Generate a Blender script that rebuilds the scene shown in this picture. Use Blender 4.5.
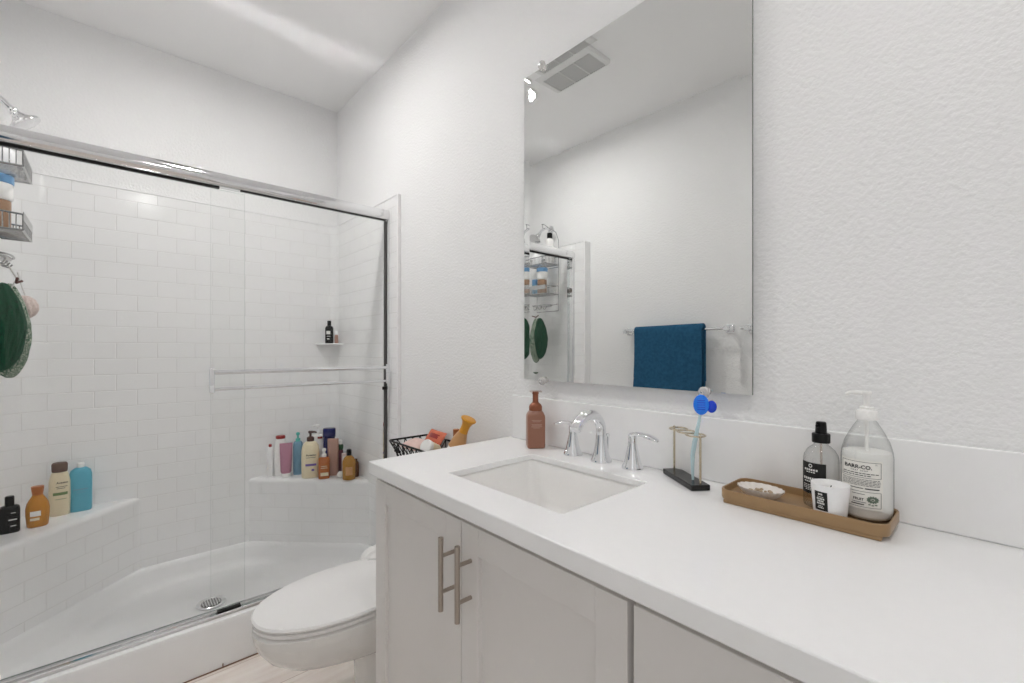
import bpy, bmesh, math, random
from math import pi, sin, cos, atan2, radians
from mathutils import Vector, Matrix

for o in list(bpy.data.objects):
    bpy.data.objects.remove(o)
S = bpy.context.scene
COL = S.collection
random.seed(7)

# ------------------------------------------------------------------ camera
CAM = Vector((1.188, -1.063, 1.25))
cd = bpy.data.cameras.new('camera')
cd.sensor_fit = 'HORIZONTAL'
cd.sensor_width = 36.0
cd.lens = 448.3 * 36.0 / 1024.0
cd.shift_y = 7.5 / 1024.0
cd.clip_start = 0.01
cam = bpy.data.objects.new('camera', cd)
COL.objects.link(cam)
cam.location = CAM
fw = Vector((-0.7445, 0.6676, 0))
cam.rotation_euler = (pi / 2, 0, atan2(-fw.x, fw.y))
S.camera = cam

# ------------------------------------------------------------------ world, colour, exposure
W = bpy.data.worlds.new('world')
S.world = W
W.use_nodes = True
W.node_tree.nodes['Background'].inputs[0].default_value = (0.985, 0.99, 1.0, 1)
W.node_tree.nodes['Background'].inputs[1].default_value = 0.3
S.view_settings.view_transform = 'Standard'
S.view_settings.look = 'None'
S.view_settings.gamma = 1
S.view_settings.use_curve_mapping = False
S.view_settings.exposure = 0.1
S.cycles.use_denoising = True
S.cycles.max_bounces = 14
S.cycles.diffuse_bounces = 8
S.cycles.glossy_bounces = 8
S.cycles.transparent_max_bounces = 24
S.cycles.caustics_reflective = True
S.cycles.sample_clamp_indirect = 0
S.cycles.blur_glossy = 0.0
CAN_POWER = {'toilet': 235.0, 'vanity': 150.0}   # emission strength of the recessed lamp lenses

# fill light added to brighten the room, set in an unseen doorway opening
fill_data = bpy.data.lights.new('doorway_fill', 'AREA')
fill_data.shape = 'RECTANGLE'
fill_data.size = 0.8
fill_data.size_y = 2.0
fill_data.energy = 2.4
fill_data.color = (0.985, 0.99, 1.0)
fill_obj = bpy.data.objects.new('doorway_fill', fill_data)
COL.objects.link(fill_obj)
fill_obj.location = (1.62, -1.60, 1.05)
fill_obj.rotation_euler = (pi / 2, 0, 0)


# ------------------------------------------------------------------ materials
def lin(c):
    r = []
    for v in c:
        v /= 255.0
        r.append(v / 12.92 if v <= 0.04045 else ((v + 0.055) / 1.055) ** 2.4)
    return tuple(r) + (1.0,)


def mat(name, col, rough=0.5, metal=0.0, var=0.04, vscale=40.0, bump=0.0, bscale=200.0, spec=0.5, trans=0.0,
        ior=1.45, coat=0.0, bdist=0.001, sss=0.0):
    """principled material with a little procedural colour variation and optional bump"""
    m = bpy.data.materials.new(name)
    m.use_nodes = True
    nt = m.node_tree
    p = nt.nodes['Principled BSDF']
    c = lin(col)
    tc = nt.nodes.new('ShaderNodeTexCoord')
    if var > 0:
        n = nt.nodes.new('ShaderNodeTexNoise')
        n.inputs['Scale'].default_value = vscale
        n.inputs['Detail'].default_value = 3
        nt.links.new(tc.outputs['Object'], n.inputs['Vector'])
        mx = nt.nodes.new('ShaderNodeMix')
        mx.data_type = 'RGBA'
        mx.inputs[6].default_value = tuple(max(0, v * (1 - var)) for v in c[:3]) + (1,)
        mx.inputs[7].default_value = tuple(min(1, v * (1 + var)) for v in c[:3]) + (1,)
        nt.links.new(n.outputs['Fac'], mx.inputs[0])
        nt.links.new(mx.outputs[2], p.inputs['Base Color'])
    else:
        p.inputs['Base Color'].default_value = c
    p.inputs['Roughness'].default_value = rough
    p.inputs['Metallic'].default_value = metal
    p.inputs['Specular IOR Level'].default_value = spec
    p.inputs['Transmission Weight'].default_value = trans
    p.inputs['IOR'].default_value = ior
    p.inputs['Coat Weight'].default_value = coat
    if bump > 0:
        b = nt.nodes.new('ShaderNodeBump')
        b.inputs['Strength'].default_value = bump
        b.inputs['Distance'].default_value = bdist
        n2 = nt.nodes.new('ShaderNodeTexNoise')
        n2.inputs['Scale'].default_value = bscale
        n2.inputs['Detail'].default_value = 2
        nt.links.new(tc.outputs['Object'], n2.inputs['Vector'])
        nt.links.new(n2.outputs['Fac'], b.inputs['Height'])
        nt.links.new(b.outputs['Normal'], p.inputs['Normal'])
    return m


def thin_glass(name, tint, base=0.04, edge=0.55, power=4.0, rough=0.0, rim=None):
    """thin clear pane or bottle wall: tinted see-through plus a reflection growing towards grazing angles"""
    m = bpy.data.materials.new(name)
    m.use_nodes = True
    nt = m.node_tree
    nt.nodes.clear()
    out = nt.nodes.new('ShaderNodeOutputMaterial')
    tr = nt.nodes.new('ShaderNodeBsdfTransparent')
    tr.inputs[0].default_value = tuple(tint) + (1,)
    gl = nt.nodes.new('ShaderNodeBsdfGlossy')
    gl.inputs['Roughness'].default_value = rough
    gl.inputs[0].default_value = (1, 1, 1, 1)
    lw = nt.nodes.new('ShaderNodeLayerWeight')
    lw.inputs[0].default_value = 0.5
    pw = nt.nodes.new('ShaderNodeMath')
    pw.operation = 'POWER'
    pw.inputs[1].default_value = power
    nt.links.new(lw.outputs['Facing'], pw.inputs[0])
    ma = nt.nodes.new('ShaderNodeMath')
    ma.operation = 'MULTIPLY_ADD'
    ma.inputs[1].default_value = edge
    ma.inputs[2].default_value = base
    nt.links.new(pw.outputs[0], ma.inputs[0])
    if rim:     # longer path through the wall of a round bottle towards its outline
        pr = nt.nodes.new('ShaderNodeMath')
        pr.operation = 'POWER'
        pr.inputs[1].default_value = 3.5
        nt.links.new(lw.outputs['Facing'], pr.inputs[0])
        rc = nt.nodes.new('ShaderNodeMix')
        rc.data_type = 'RGBA'
        rc.inputs[6].default_value = tuple(tint) + (1,)
        rc.inputs[7].default_value = tuple(rim) + (1,)
        nt.links.new(pr.outputs[0], rc.inputs[0])
        nt.links.new(rc.outputs[2], tr.inputs[0])
    mx = nt.nodes.new('ShaderNodeMixShader')
    nt.links.new(ma.outputs[0], mx.inputs[0])
    nt.links.new(tr.outputs[0], mx.inputs[1])
    nt.links.new(gl.outputs[0], mx.inputs[2])
    nt.links.new(mx.outputs[0], out.inputs[0])
    return m


def emit(name, col, strength):
    m = bpy.data.materials.new(name)
    m.use_nodes = True
    nt = m.node_tree
    p = nt.nodes['Principled BSDF']
    p.inputs['Base Color'].default_value = (1, 1, 1, 1)
    p.inputs['Emission Color'].default_value = col
    p.inputs['Emission Strength'].default_value = strength
    return m


def tile_mat(name, col, grout, bw, rh, rough):
    """running-bond tile pattern moulded into a glossy wall panel; UV in metres"""
    m = mat(name, col, rough, var=0.015, vscale=8)
    nt = m.node_tree
    p = nt.nodes['Principled BSDF']
    uv = nt.nodes.new('ShaderNodeUVMap')
    br = nt.nodes.new('ShaderNodeTexBrick')
    br.offset = 0.5
    br.inputs['Scale'].default_value = 1.0
    br.inputs['Brick Width'].default_value = bw
    br.inputs['Row Height'].default_value = rh
    br.inputs['Mortar Size'].default_value = 0.0018
    br.inputs['Mortar Smooth'].default_value = 0.6
    nt.links.new(uv.outputs[0], br.inputs['Vector'])
    a = lin(col)
    br.inputs['Color1'].default_value = a
    br.inputs['Color2'].default_value = tuple(v * 0.985 for v in a[:3]) + (1,)
    br.inputs['Mortar'].default_value = lin(grout)
    nt.links.new(br.outputs['Color'], p.inputs['Base Color'])
    b = nt.nodes.new('ShaderNodeBump')
    b.invert = True
    b.inputs['Strength'].default_value = 0.55
    b.inputs['Distance'].default_value = 0.003
    nt.links.new(br.outputs['Fac'], b.inputs['Height'])
    nt.links.new(b.outputs['Normal'], p.inputs['Normal'])
    return m


def floor_mat():
    m = mat('floor_plank', (226, 214, 203), 0.35, var=0)
    nt = m.node_tree
    p = nt.nodes['Principled BSDF']
    tc = nt.nodes.new('ShaderNodeTexCoord')
    mp = nt.nodes.new('ShaderNodeMapping')
    mp.inputs['Scale'].default_value = (14, 1.2, 1)
    nt.links.new(tc.outputs['Object'], mp.inputs['Vector'])
    n = nt.nodes.new('ShaderNodeTexNoise')
    n.inputs['Scale'].default_value = 1.6
    n.inputs['Detail'].default_value = 6
    n.inputs['Distortion'].default_value = 0.6
    nt.links.new(mp.outputs[0], n.inputs['Vector'])
    cr = nt.nodes.new('ShaderNodeValToRGB')
    cr.color_ramp.elements[0].position = 0.3
    cr.color_ramp.elements[0].color = lin((216, 204, 194))
    cr.color_ramp.elements[1].position = 0.7
    cr.color_ramp.elements[1].color = lin((242, 236, 230))
    nt.links.new(n.outputs['Fac'], cr.inputs[0])
    mp2 = nt.nodes.new('ShaderNodeMapping')
    mp2.inputs['Rotation'].default_value = (0, 0, pi / 2)
    mp2.inputs['Location'].default_value = (0.35, 0.2, 0)
    nt.links.new(tc.outputs['Object'], mp2.inputs['Vector'])
    br = nt.nodes.new('ShaderNodeTexBrick')
    br.inputs['Scale'].default_value = 1
    br.inputs['Brick Width'].default_value = 1.2
    br.inputs['Row Height'].default_value = 0.22
    br.inputs['Mortar Size'].default_value = 0.0012
    br.inputs['Mortar'].default_value = lin((165, 140, 122))
    nt.links.new(mp2.outputs[0], br.inputs['Vector'])
    nt.links.new(cr.outputs[0], br.inputs['Color1'])
    nt.links.new(cr.outputs[0], br.inputs['Color2'])
    nt.links.new(br.outputs['Color'], p.inputs['Base Color'])
    return m


def towel_mat():
    m = mat('terry_towel', (46, 92, 124), 0.95, var=0.35, vscale=60, bump=1.0, bscale=260, spec=0.1, bdist=0.004)
    return m


def net_mat(name, c1, c2, scale, mixpos):
    m = mat(name, c1, 0.7, var=0, bump=1.0, bscale=300, bdist=0.004)
    nt = m.node_tree
    p = nt.nodes['Principled BSDF']
    tc = nt.nodes.new('ShaderNodeTexCoord')
    v = nt.nodes.new('ShaderNodeTexVoronoi')
    v.feature = 'DISTANCE_TO_EDGE'
    v.inputs['Scale'].default_value = scale
    nt.links.new(tc.outputs['Object'], v.inputs['Vector'])
    cr = nt.nodes.new('ShaderNodeValToRGB')
    cr.color_ramp.elements[0].position = mixpos
    cr.color_ramp.elements[0].color = lin(c2)
    cr.color_ramp.elements[1].position = mixpos + 0.06
    cr.color_ramp.elements[1].color = lin(c1)
    nt.links.new(v.outputs['Distance'], cr.inputs[0])
    nt.links.new(cr.outputs[0], p.inputs['Base Color'])
    return m


M = {
    'wall': mat('painted_wall', (236, 236, 236), 0.62, var=0.01, vscale=3, bump=0.6, bscale=105, spec=0.3, bdist=0.004),
    'ceiling': mat('painted_ceiling', (243, 243, 243), 0.7, var=0.01, vscale=3, bump=0.15, bscale=90, spec=0.2),
    'trimpaint': mat('trim_paint', (232, 231, 229), 0.4, var=0.01),
    'floor': floor_mat(),
    'caulk': mat('brown_caulk', (120, 88, 66), 0.8),
    'tile': tile_mat('moulded_tile', (238, 238, 238), (229, 228, 227), 0.152, 0.0753, 0.14),
    'acrylic': mat('white_acrylic', (238, 238, 238), 0.22, var=0.01, vscale=5),
    'chrome': mat('chrome', (235, 236, 238), 0.04, 1.0, var=0.01),
    'chrome_soft': mat('chrome_satin', (232, 232, 233), 0.08, 1.0, var=0.01),
    'wire': mat('steel_wire', (190, 190, 190), 0.22, 1.0, var=0.03),
    'nickel': mat('brushed_nickel', (178, 168, 158), 0.32, 1.0, var=0.05, vscale=300),
    'brass': mat('champagne_brass', (206, 194, 172), 0.25, 1.0, var=0.03),
    'mirror': mat('mirror_silver', (238, 239, 238), 0.0, 1.0, var=0.0),
    'glass': thin_glass('clear_door_glass', (0.991, 0.994, 0.992), 0.010, 0.45, 4.5),
    'bottle_glass': thin_glass('clear_bottle_glass', (0.955, 0.96, 0.957), 0.05, 0.45, 3.5, 0.02, (0.35, 0.36, 0.36)),
    'crystal': mat('clear_plastic_clip', (250, 248, 246), 0.05, trans=0.7, var=0.0, ior=1.45),
    'gasket': mat('black_gasket', (22, 21, 20), 0.6),
    'grey_seal': mat('grey_seal', (74, 72, 70), 0.5),
    'glass_rim': mat('dark_glass_rim', (96, 100, 98), 0.2),
    'quartz': mat('white_quartz', (240, 240, 240), 0.22, var=0.012, vscale=60),
    'porcelain': mat('white_porcelain', (236, 235, 233), 0.08, var=0.005, coat=0.3),
    'seat': mat('white_seat_plastic', (240, 239, 238), 0.18, var=0.005),
    'cabinet': mat('white_cabinet_paint', (222, 219, 216), 0.38, var=0.008),
    'recess': mat('cabinet_dark_gap', (70, 66, 62), 0.7),
    'towel': towel_mat(),
    'vent': mat('vent_white', (226, 226, 225), 0.5, var=0.01),
    'vent_dark': mat('vent_cavity', (120, 119, 117), 0.8),
    'bronze': mat('rose_bronze_plastic', (152, 106, 86), 0.32, var=0.03),
    'bronze_pump': mat('copper_pump', (142, 84, 58), 0.28, 0.35, var=0.05),
    'clear_pl': thin_glass('clear_nozzle', (0.86, 0.80, 0.76), 0.08, 0.4, 2.0, 0.1),
    'print_lt': mat('pale_print', (196, 160, 146), 0.5),
    'wood': mat('tan_resin_tray', (156, 126, 90), 0.32, var=0.08, vscale=25),
    'blackstone': mat('black_marble', (24, 23, 23), 0.25, var=0.6, vscale=60),
    'black': mat('black_plastic', (9, 9, 10), 0.35, var=0.1, spec=0.3),
    'ink': mat('black_ink', (16, 16, 16), 0.6),
    'grey_ink': mat('grey_ink', (120, 120, 118), 0.6),
    'white_ink': mat('white_ink', (225, 225, 222), 0.6),
    'paper': mat('paper_label', (238, 236, 230), 0.6, var=0.02),
    'white_pl': mat('white_plastic', (242, 241, 239), 0.25, var=0.01),
    'lotion': mat('white_lotion', (240, 239, 236), 0.3, var=0.01),
    'frost': mat('frosted_glass', (246, 246, 247), 0.45, var=0.01, spec=0.4),
    'wax': mat('white_wax', (244, 242, 238), 0.5, var=0.02),
    'shell': mat('shell_ceramic', (232, 226, 220), 0.4, var=0.05, vscale=80),
    'pebble': mat('beige_pebble', (176, 156, 130), 0.5, var=0.3, vscale=300),
    'leaf_ink': mat('green_ink', (104, 118, 104), 0.6),
    'brush_body': mat('pale_aqua_plastic', (190, 216, 222), 0.2, var=0.03),
    'blue_cap': mat('bright_blue_plastic', (34, 128, 245), 0.15, var=0.05),
    'blue_dark': mat('deep_blue_plastic', (16, 66, 215), 0.15, var=0.05),
    'cream': mat('cream_plastic', (226, 214, 184), 0.35, var=0.02),
    'amber': mat('amber_plastic', (188, 128, 48), 0.22, var=0.06),
    'amber_cap': mat('amber_cap', (164, 98, 50), 0.3, var=0.05),
    'orange_amber': mat('orange_amber_liquid', (178, 104, 54), 0.2, var=0.06),
    'gold_liquid': mat('gold_liquid', (170, 122, 48), 0.2, var=0.06),
    'dark_amber': mat('dark_amber_plastic', (92, 56, 28), 0.25, var=0.05),
    'sky_blue': mat('sky_blue_plastic', (92, 172, 194), 0.35, var=0.02),
    'pale_blue': mat('pale_blue_plastic', (120, 160, 184), 0.25, var=0.05),
    'teal': mat('teal_plastic', (90, 186, 176), 0.3, var=0.03),
    'navy': mat('navy_plastic', (34, 38, 92), 0.25, var=0.05),
    'blush': mat('blush_plastic', (176, 140, 126), 0.35, var=0.03),
    'mauve': mat('mauve_plastic', (176, 126, 146), 0.35, var=0.03),
    'purple': mat('violet_print', (112, 92, 160), 0.5),
    'red': mat('red_plastic', (150, 40, 38), 0.3, var=0.04),
    'burgundy': mat('burgundy_plastic', (96, 44, 58), 0.3, var=0.05),
    'pinkwhite': mat('pink_white_card', (226, 208, 204), 0.5, var=0.02),
    'green': mat('dark_green_plastic', (52, 88, 58), 0.35, var=0.04),
    'brown': mat('dark_brown_plastic', (72, 42, 34), 0.35, var=0.04),
    'woolgrey': mat('speckled_brown_cap', (104, 84, 74), 0.8, var=0.5, vscale=400, bump=0.8, bscale=500),
    'olive': mat('olive_print', (110, 134, 88), 0.6),
    'tan': mat('tan_plastic', (196, 148, 98), 0.3, var=0.05),
    'mustard': mat('mustard_plastic', (214, 150, 44), 0.3, var=0.04),
    'pink_pack': mat('pink_packet', (226, 196, 188), 0.45, var=0.12, vscale=60),
    'salmon': mat('salmon_packet', (206, 106, 74), 0.4, var=0.2, vscale=70),
    'bluejar': mat('blue_lid', (110, 160, 204), 0.3, var=0.04),
    'tanjar': mat('tan_jar', (150, 118, 92), 0.3, var=0.05),
    'bag': mat('white_bin_bag', (240, 239, 237), 0.35, var=0.02, bump=0.6, bscale=40, bdist=0.01),
    'net_green': net_mat('green_net', (12, 84, 54), (6, 48, 32), 130, 0.05),
    'net_white': net_mat('white_green_net', (186, 194, 178), (58, 98, 74), 120, 0.09),
    'net_pink': net_mat('pale_pink_net', (232, 216, 210), (206, 186, 178), 150, 0.05),
    'ribbon': mat('white_ribbon', (226, 224, 222), 0.6),
    'cord_brown': mat('brown_cord', (92, 56, 52), 0.7),
    'lamp_toilet': emit('lamp_lens', (1.0, 0.985, 0.965, 1), CAN_POWER['toilet']),
    'lamp_vanity': emit('lamp_lens_vanity', (1.0, 0.985, 0.965, 1), CAN_POWER['vanity']),
}


# ------------------------------------------------------------------ mesh helpers
def NB():
    return bmesh.new()


def obj(name, bm, m, parent=None, loc=(0, 0, 0), rotz=0.0, smooth=32, bevel=0.0, bseg=2, subsurf=0):
    me = bpy.data.meshes.new(name)
    bmesh.ops.recalc_face_normals(bm, faces=bm.faces[:])
    bm.to_mesh(me)
    bm.free()
    me.materials.append(M[m] if isinstance(m, str) else m)
    o = bpy.data.objects.new(name, me)
    COL.objects.link(o)
    o.location = loc
    o.rotation_euler = (0, 0, rotz)
    if smooth:
        me.shade_smooth()
        me.set_sharp_from_angle(angle=radians(smooth))
    else:
        me.shade_flat()
    if bevel > 0:
        b = o.modifiers.new('bevel', 'BEVEL')
        b.width = bevel
        b.segments = bseg
        b.limit_method = 'ANGLE'
        b.angle_limit = radians(40)
        b.harden_normals = False
    if subsurf:
        s = o.modifiers.new('subsurf', 'SUBSURF')
        s.levels = s.render_levels = subsurf
    if parent is not None:
        o.parent = parent
    return o


def tag(o, label, cat, group=None):
    o['label'] = label
    o['category'] = cat
    if group:
        o['group'] = group
    return o


def thing(name, label, cat, loc=(0, 0, 0), rotz=0.0, group=None):
    o = bpy.data.objects.new(name, None)
    o.empty_display_size = 0.05
    COL.objects.link(o)
    o.location = loc
    o.rotation_euler = (0, 0, rotz)
    return tag(o, label, cat, group)


def struct(name, bm, m, **k):
    o = obj(name, bm, m, **k)
    o['kind'] = 'structure'
    return o


def box(bm, x0, x1, y0, y1, z0, z1):
    v = [bm.verts.new((x, y, z)) for x in (x0, x1) for y in (y0, y1) for z in (z0, z1)]
    for f in ((0, 1, 3, 2), (4, 6, 7, 5), (0, 4, 5, 1), (2, 3, 7, 6), (0, 2, 6, 4), (1, 5, 7, 3)):
        bm.faces.new([v[i] for i in f])
    return bm


def ring(rx, ry, z, p=2.0, n=48, ox=0.0, oy=0.0):
    out = []
    for i in range(n):
        a = 2 * pi * i / n
        c, s = cos(a), sin(a)
        out.append((ox + rx * math.copysign(abs(c) ** (2 / p), c), oy + ry * math.copysign(abs(s) ** (2 / p), s), z))
    return out


def loft(bm, rings, cap0=True, cap1=True):
    prev = first = None
    for r in rings:
        vs = [bm.verts.new(p) for p in r]
        if prev:
            n = len(vs)
            for i in range(n):
                bm.faces.new((prev[i], prev[(i + 1) % n], vs[(i + 1) % n], vs[i]))
        else:
            first = vs
        prev = vs
    if cap0:
        bm.faces.new(first[::-1])
    if cap1:
        bm.faces.new(prev)
    return bm


def lathe(bm, prof, n=40, ox=0, oy=0, cap0=True, cap1=True, p=2.0, sx=1.0, sy=1.0):
    return loft(bm, [ring(r * sx, r * sy, z, p, n, ox, oy) for r, z in prof], cap0, cap1)


def tube(bm, pts, rad, n=12, flat=None, cap=True):
    """round (or flattened) tube through points; rad is a number or one per point"""
    pts = [Vector(p) for p in pts]
    k = len(pts)
    rads = rad if isinstance(rad, (list, tuple)) else [rad] * k
    up = Vector((0, 0, 1))
    prev = None
    first = None
    t0 = (pts[1] - pts[0]).normalized()
    nrm = t0.cross(up)
    if nrm.length < 0.05:
        nrm = t0.cross(Vector((1, 0, 0)))
    nrm.normalize()
    for i in range(k):
        t = (pts[min(i + 1, k - 1)] - pts[max(i - 1, 0)]).normalized()
        nrm = (nrm - t * nrm.dot(t)).normalized()
        bn = t.cross(nrm)
        fl = flat[i] if flat else 1.0
        vs = [bm.verts.new(pts[i] + nrm * cos(2 * pi * j / n) * rads[i] + bn * sin(2 * pi * j / n) * rads[i] * fl)
              for j in range(n)]
        if prev:
            for j in range(n):
                bm.faces.new((prev[j], prev[(j + 1) % n], vs[(j + 1) % n], vs[j]))
        else:
            first = vs
        prev = vs
    if cap:
        bm.faces.new(first[::-1])
        bm.faces.new(prev)
    return bm


def loop_tube(bm, pts, rad, n=8):
    pts = [Vector(p) for p in pts]
    k = len(pts)
    rows = []
    for i in range(k):
        t = (pts[(i + 1) % k] - pts[i - 1]).normalized()
        ref = Vector((0, 0, 1)) if abs(t.z) < 0.8 else Vector((1, 0, 0))
        a = t.cross(ref).normalized()
        b = t.cross(a)
        rows.append([bm.verts.new(pts[i] + a * cos(2 * pi * j / n) * rad + b * sin(2 * pi * j / n) * rad) for j in range(n)])
    for i in range(k):
        r0, r1 = rows[i], rows[(i + 1) % k]
        for j in range(n):
            bm.faces.new((r0[j], r0[(j + 1) % n], r1[(j + 1) % n], r1[j]))
    return bm


def bar(bm, a, b, r, n=8):
    return tube(bm, [a, b], r, n)


def prism(bm, poly, z0, z1):
    a = [bm.verts.new((x, y, z0)) for x, y in poly]
    b = [bm.verts.new((x, y, z1)) for x, y in poly]
    n = len(poly)
    bm.faces.new(a[::-1])
    bm.faces.new(b)
    for i in range(n):
        bm.faces.new((a[i], a[(i + 1) % n], b[(i + 1) % n], b[i]))
    return bm


def rrect(x0, x1, y0, y1, r, k=6):
    pts = []
    for cx, cy, a0 in ((x1 - r, y1 - r, 0), (x0 + r, y1 - r, 90), (x0 + r, y0 + r, 180), (x1 - r, y0 + r, 270)):
        for i in range(k + 1):
            a = radians(a0 + 90 * i / k)
            pts.append((cx + r * cos(a), cy + r * sin(a)))
    return pts


def sphere(bm, r, c=(0, 0, 0), u=24, v=14, s=(1, 1, 1)):
    bmesh.ops.create_uvsphere(bm, u_segments=u, v_segments=v, radius=r,
                              matrix=Matrix.Translation(c) @ Matrix.Diagonal((*s, 1)))
    return bm


def text_bm(body, size, bold=0.0):
    cu = bpy.data.curves.new('lettering', 'FONT')
    cu.body = body
    cu.size = size
    cu.align_x = 'CENTER'
    cu.align_y = 'CENTER'
    cu.offset = bold
    cu.resolution_u = 3
    t = bpy.data.objects.new('lettering', cu)
    COL.objects.link(t)
    bpy.context.view_layer.update()
    me = bpy.data.meshes.new_from_object(t.evaluated_get(bpy.context.evaluated_depsgraph_get()))
    bpy.data.objects.remove(t)
    bm = bmesh.new()
    bm.from_mesh(me)
    bpy.data.meshes.remove(me)
    return bm


def bend(bm, rx, ry, p, cx, cz, eps):
    """lay flat artwork (x right, y up) on the -y side of a super-elliptic bottle"""
    for v in bm.verts:
        x = v.co.x + cx
        q = min(0.999, abs(x / rx))
        v.co = (x, -ry * (1 - q ** p) ** (1 / p) - eps, v.co.y + cz)
    return bm


def patch_bm(w, h, nx=12):
    bm = bmesh.new()
    rows = [[bm.verts.new((-w / 2 + w * i / nx, y, 0)) for i in range(nx + 1)] for y in (-h / 2, h / 2)]
    for i in range(nx):
        bm.faces.new((rows[0][i], rows[0][i + 1], rows[1][i + 1], rows[1][i]))
    return bm


def join_bm(dst, src):
    vm = {v: dst.verts.new(v.co) for v in src.verts}
    for f in src.faces:
        try:
            dst.faces.new([vm[v] for v in f.verts])
        except ValueError:
            pass
    src.free()
    return dst


def shift(bm, dx=0, dy=0, dz=0):
    for v in bm.verts:
        v.co += Vector((dx, dy, dz))
    return bm


def rot(bm, axis, deg, c=(0, 0, 0)):
    bmesh.ops.rotate(bm, verts=bm.verts, cent=c, matrix=Matrix.Rotation(radians(deg), 3, axis))
    return bm


def face_cam(x, y, extra=0.0):
    return atan2(CAM.x - x, -(CAM.y - y)) + radians(extra)


# ------------------------------------------------------------------ room shell
CEIL = 2.734
YL = -1.517       # wall opposite the mirror
XB = -1.64        # wall behind the shower
XF = 2.30         # wall behind the camera
struct('floor', box(NB(), XB - 0.1, XF + 0.1, YL - 0.6, 0.1, -0.05, 0.0), 'floor', smooth=0)
struct('ceiling', box(NB(), XB - 0.1, XF + 0.1, YL - 0.1, 0.1, CEIL, CEIL + 0.05), 'ceiling', smooth=0)
struct('wall_right', box(NB(), XB - 0.1, XF + 0.1, 0.0, 0.1, 0.0, CEIL), 'wall', smooth=0)
DX0, DX1, DZ = 1.22, 2.02, 2.05  # unseen doorway opening, added to let fill light into the room
bm = NB()
box(bm, XB - 0.1, DX0, YL - 0.1, YL, 0.0, CEIL)
box(bm, DX1, XF + 0.1, YL - 0.1, YL, 0.0, CEIL)
box(bm, DX0, DX1, YL - 0.1, YL, DZ, CEIL)
struct('wall_left', bm, 'wall', smooth=0)
struct('wall_back', box(NB(), XB - 0.1, XB, YL, 0.0, 0.0, CEIL), 'wall', smooth=0)
struct('wall_front', box(NB(), XF, XF + 0.1, YL, 0.0, 0.0, CEIL), 'wall', smooth=0)
bm = NB()
box(bm, DX0 - 0.07, DX0, YL, YL + 0.015, 0.0, DZ + 0.07)
box(bm, DX1, DX1 + 0.07, YL, YL + 0.015, 0.0, DZ + 0.07)
box(bm, DX0, DX1, YL, YL + 0.015, DZ, DZ + 0.07)
struct('trim_1', bm, 'trimpaint', smooth=0, bevel=0.004)
struct('baseboard_right', box(NB(), -0.80, 0.005, -0.014, 0.0, 0.0, 0.10), 'trimpaint', smooth=0, bevel=0.004)
struct('baseboard_left', box(NB(), -0.80, DX0 - 0.07, YL, YL + 0.014, 0.0, 0.10), 'trimpaint', smooth=0, bevel=0.004)

# ------------------------------------------------------------------ recessed ceiling lights
def can_light(x, y, m, label):
    t = thing('ceiling_light', label, 'ceiling light', (x, y, CEIL))
    bm = NB()
    loft(bm, [ring(0.082, 0.082, 0.0), ring(0.084, 0.084, -0.006), ring(0.070, 0.070, -0.010), ring(0.064, 0.064, -0.004)],
         True, False)
    obj('trim_ring', bm, 'trimpaint', t)
    obj('lens', lathe(NB(), [(0.062, -0.001), (0.063, -0.004), (0.05, -0.0055), (0.02, -0.006)]), m, t)
    return t


can_light(-0.715, -0.77, 'lamp_toilet', 'lit round recessed ceiling light in front of the shower, seen in the mirror')
can_light(1.30, -0.80, 'lamp_vanity', 'round recessed ceiling light above the right-hand end of the vanity')

# ------------------------------------------------------------------ ceiling vent (seen in the mirror)
t = thing('ceiling_vent', 'white square ceiling fan vent with slatted grille, seen in the mirror', 'vent', (-0.37, -0.775, CEIL))
bm = NB()
a, b = rrect(-0.185, 0.185, -0.115, 0.11, 0.012), rrect(-0.158, 0.158, -0.108, 0.035, 0.006)
loft(bm, [[(x, y, 0) for x, y in a], [(x, y, -0.014) for x, y in a], [(x * .97, y * .96, -0.020) for x, y in a],
          [(x, y, -0.018) for x, y in b], [(x, y, -0.004) for x, y in b]], True, True)
obj('vent_cover', bm, 'vent', t, smooth=25)
obj('vent_cavity', box(NB(), -0.156, 0.156, -0.106, 0.033, -0.006, -0.0045), 'vent_dark', t, smooth=0)
bm = NB()
for i in range(16):
    y = -0.1 + i * 0.0086
    box(bm, -0.157, 0.157, y, y + 0.0028, -0.016, -0.0065)
for x in (-0.05, 0.05):
    box(bm, x, x + 0.004, -0.107, 0.034, -0.0162, -0.006)
obj('grille', bm, 'vent', t, smooth=0)

# ------------------------------------------------------------------ shower stall (one moulded unit)
SX, SYR, SYL = -1.63, -0.012, -1.46
SEAT, RIM, TOP, CURBX, CURBZ = 0.53, 0.19, 2.01, -0.88, 0.187
stall = thing('shower_stall', 'white moulded shower stall with a subway tile pattern and two corner seats', 'shower', (-1.27, -0.736, 0))


def S_(p):   # world to stall-local
    return (p[0] + 1.27, p[1] + 0.736) + tuple(p[2:])


def uv_sheet(bm, plan, z0, z1, uoff=0.0, nz=1):
    uvl = bm.loops.layers.uv.verify()
    d = [0.0]
    for i in range(1, len(plan)):
        d.append(d[-1] + math.dist(plan[i], plan[i - 1]))
    zs = [z0 + (z1 - z0) * k / nz for k in range(nz + 1)]
    grid = [[bm.verts.new((*S_(p), z)) for z in zs] for p in plan]
    for i in range(len(plan) - 1):
        for k in range(nz):
            f = bm.faces.new((grid[i][k], grid[i + 1][k], grid[i + 1][k + 1], grid[i][k + 1]))
            for l, (u, w) in zip(f.loops, ((i, k), (i + 1, k), (i + 1, k + 1), (i, k + 1))):
                l[uvl].uv = (d[u] + uoff, zs[w])
    return grid


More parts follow.
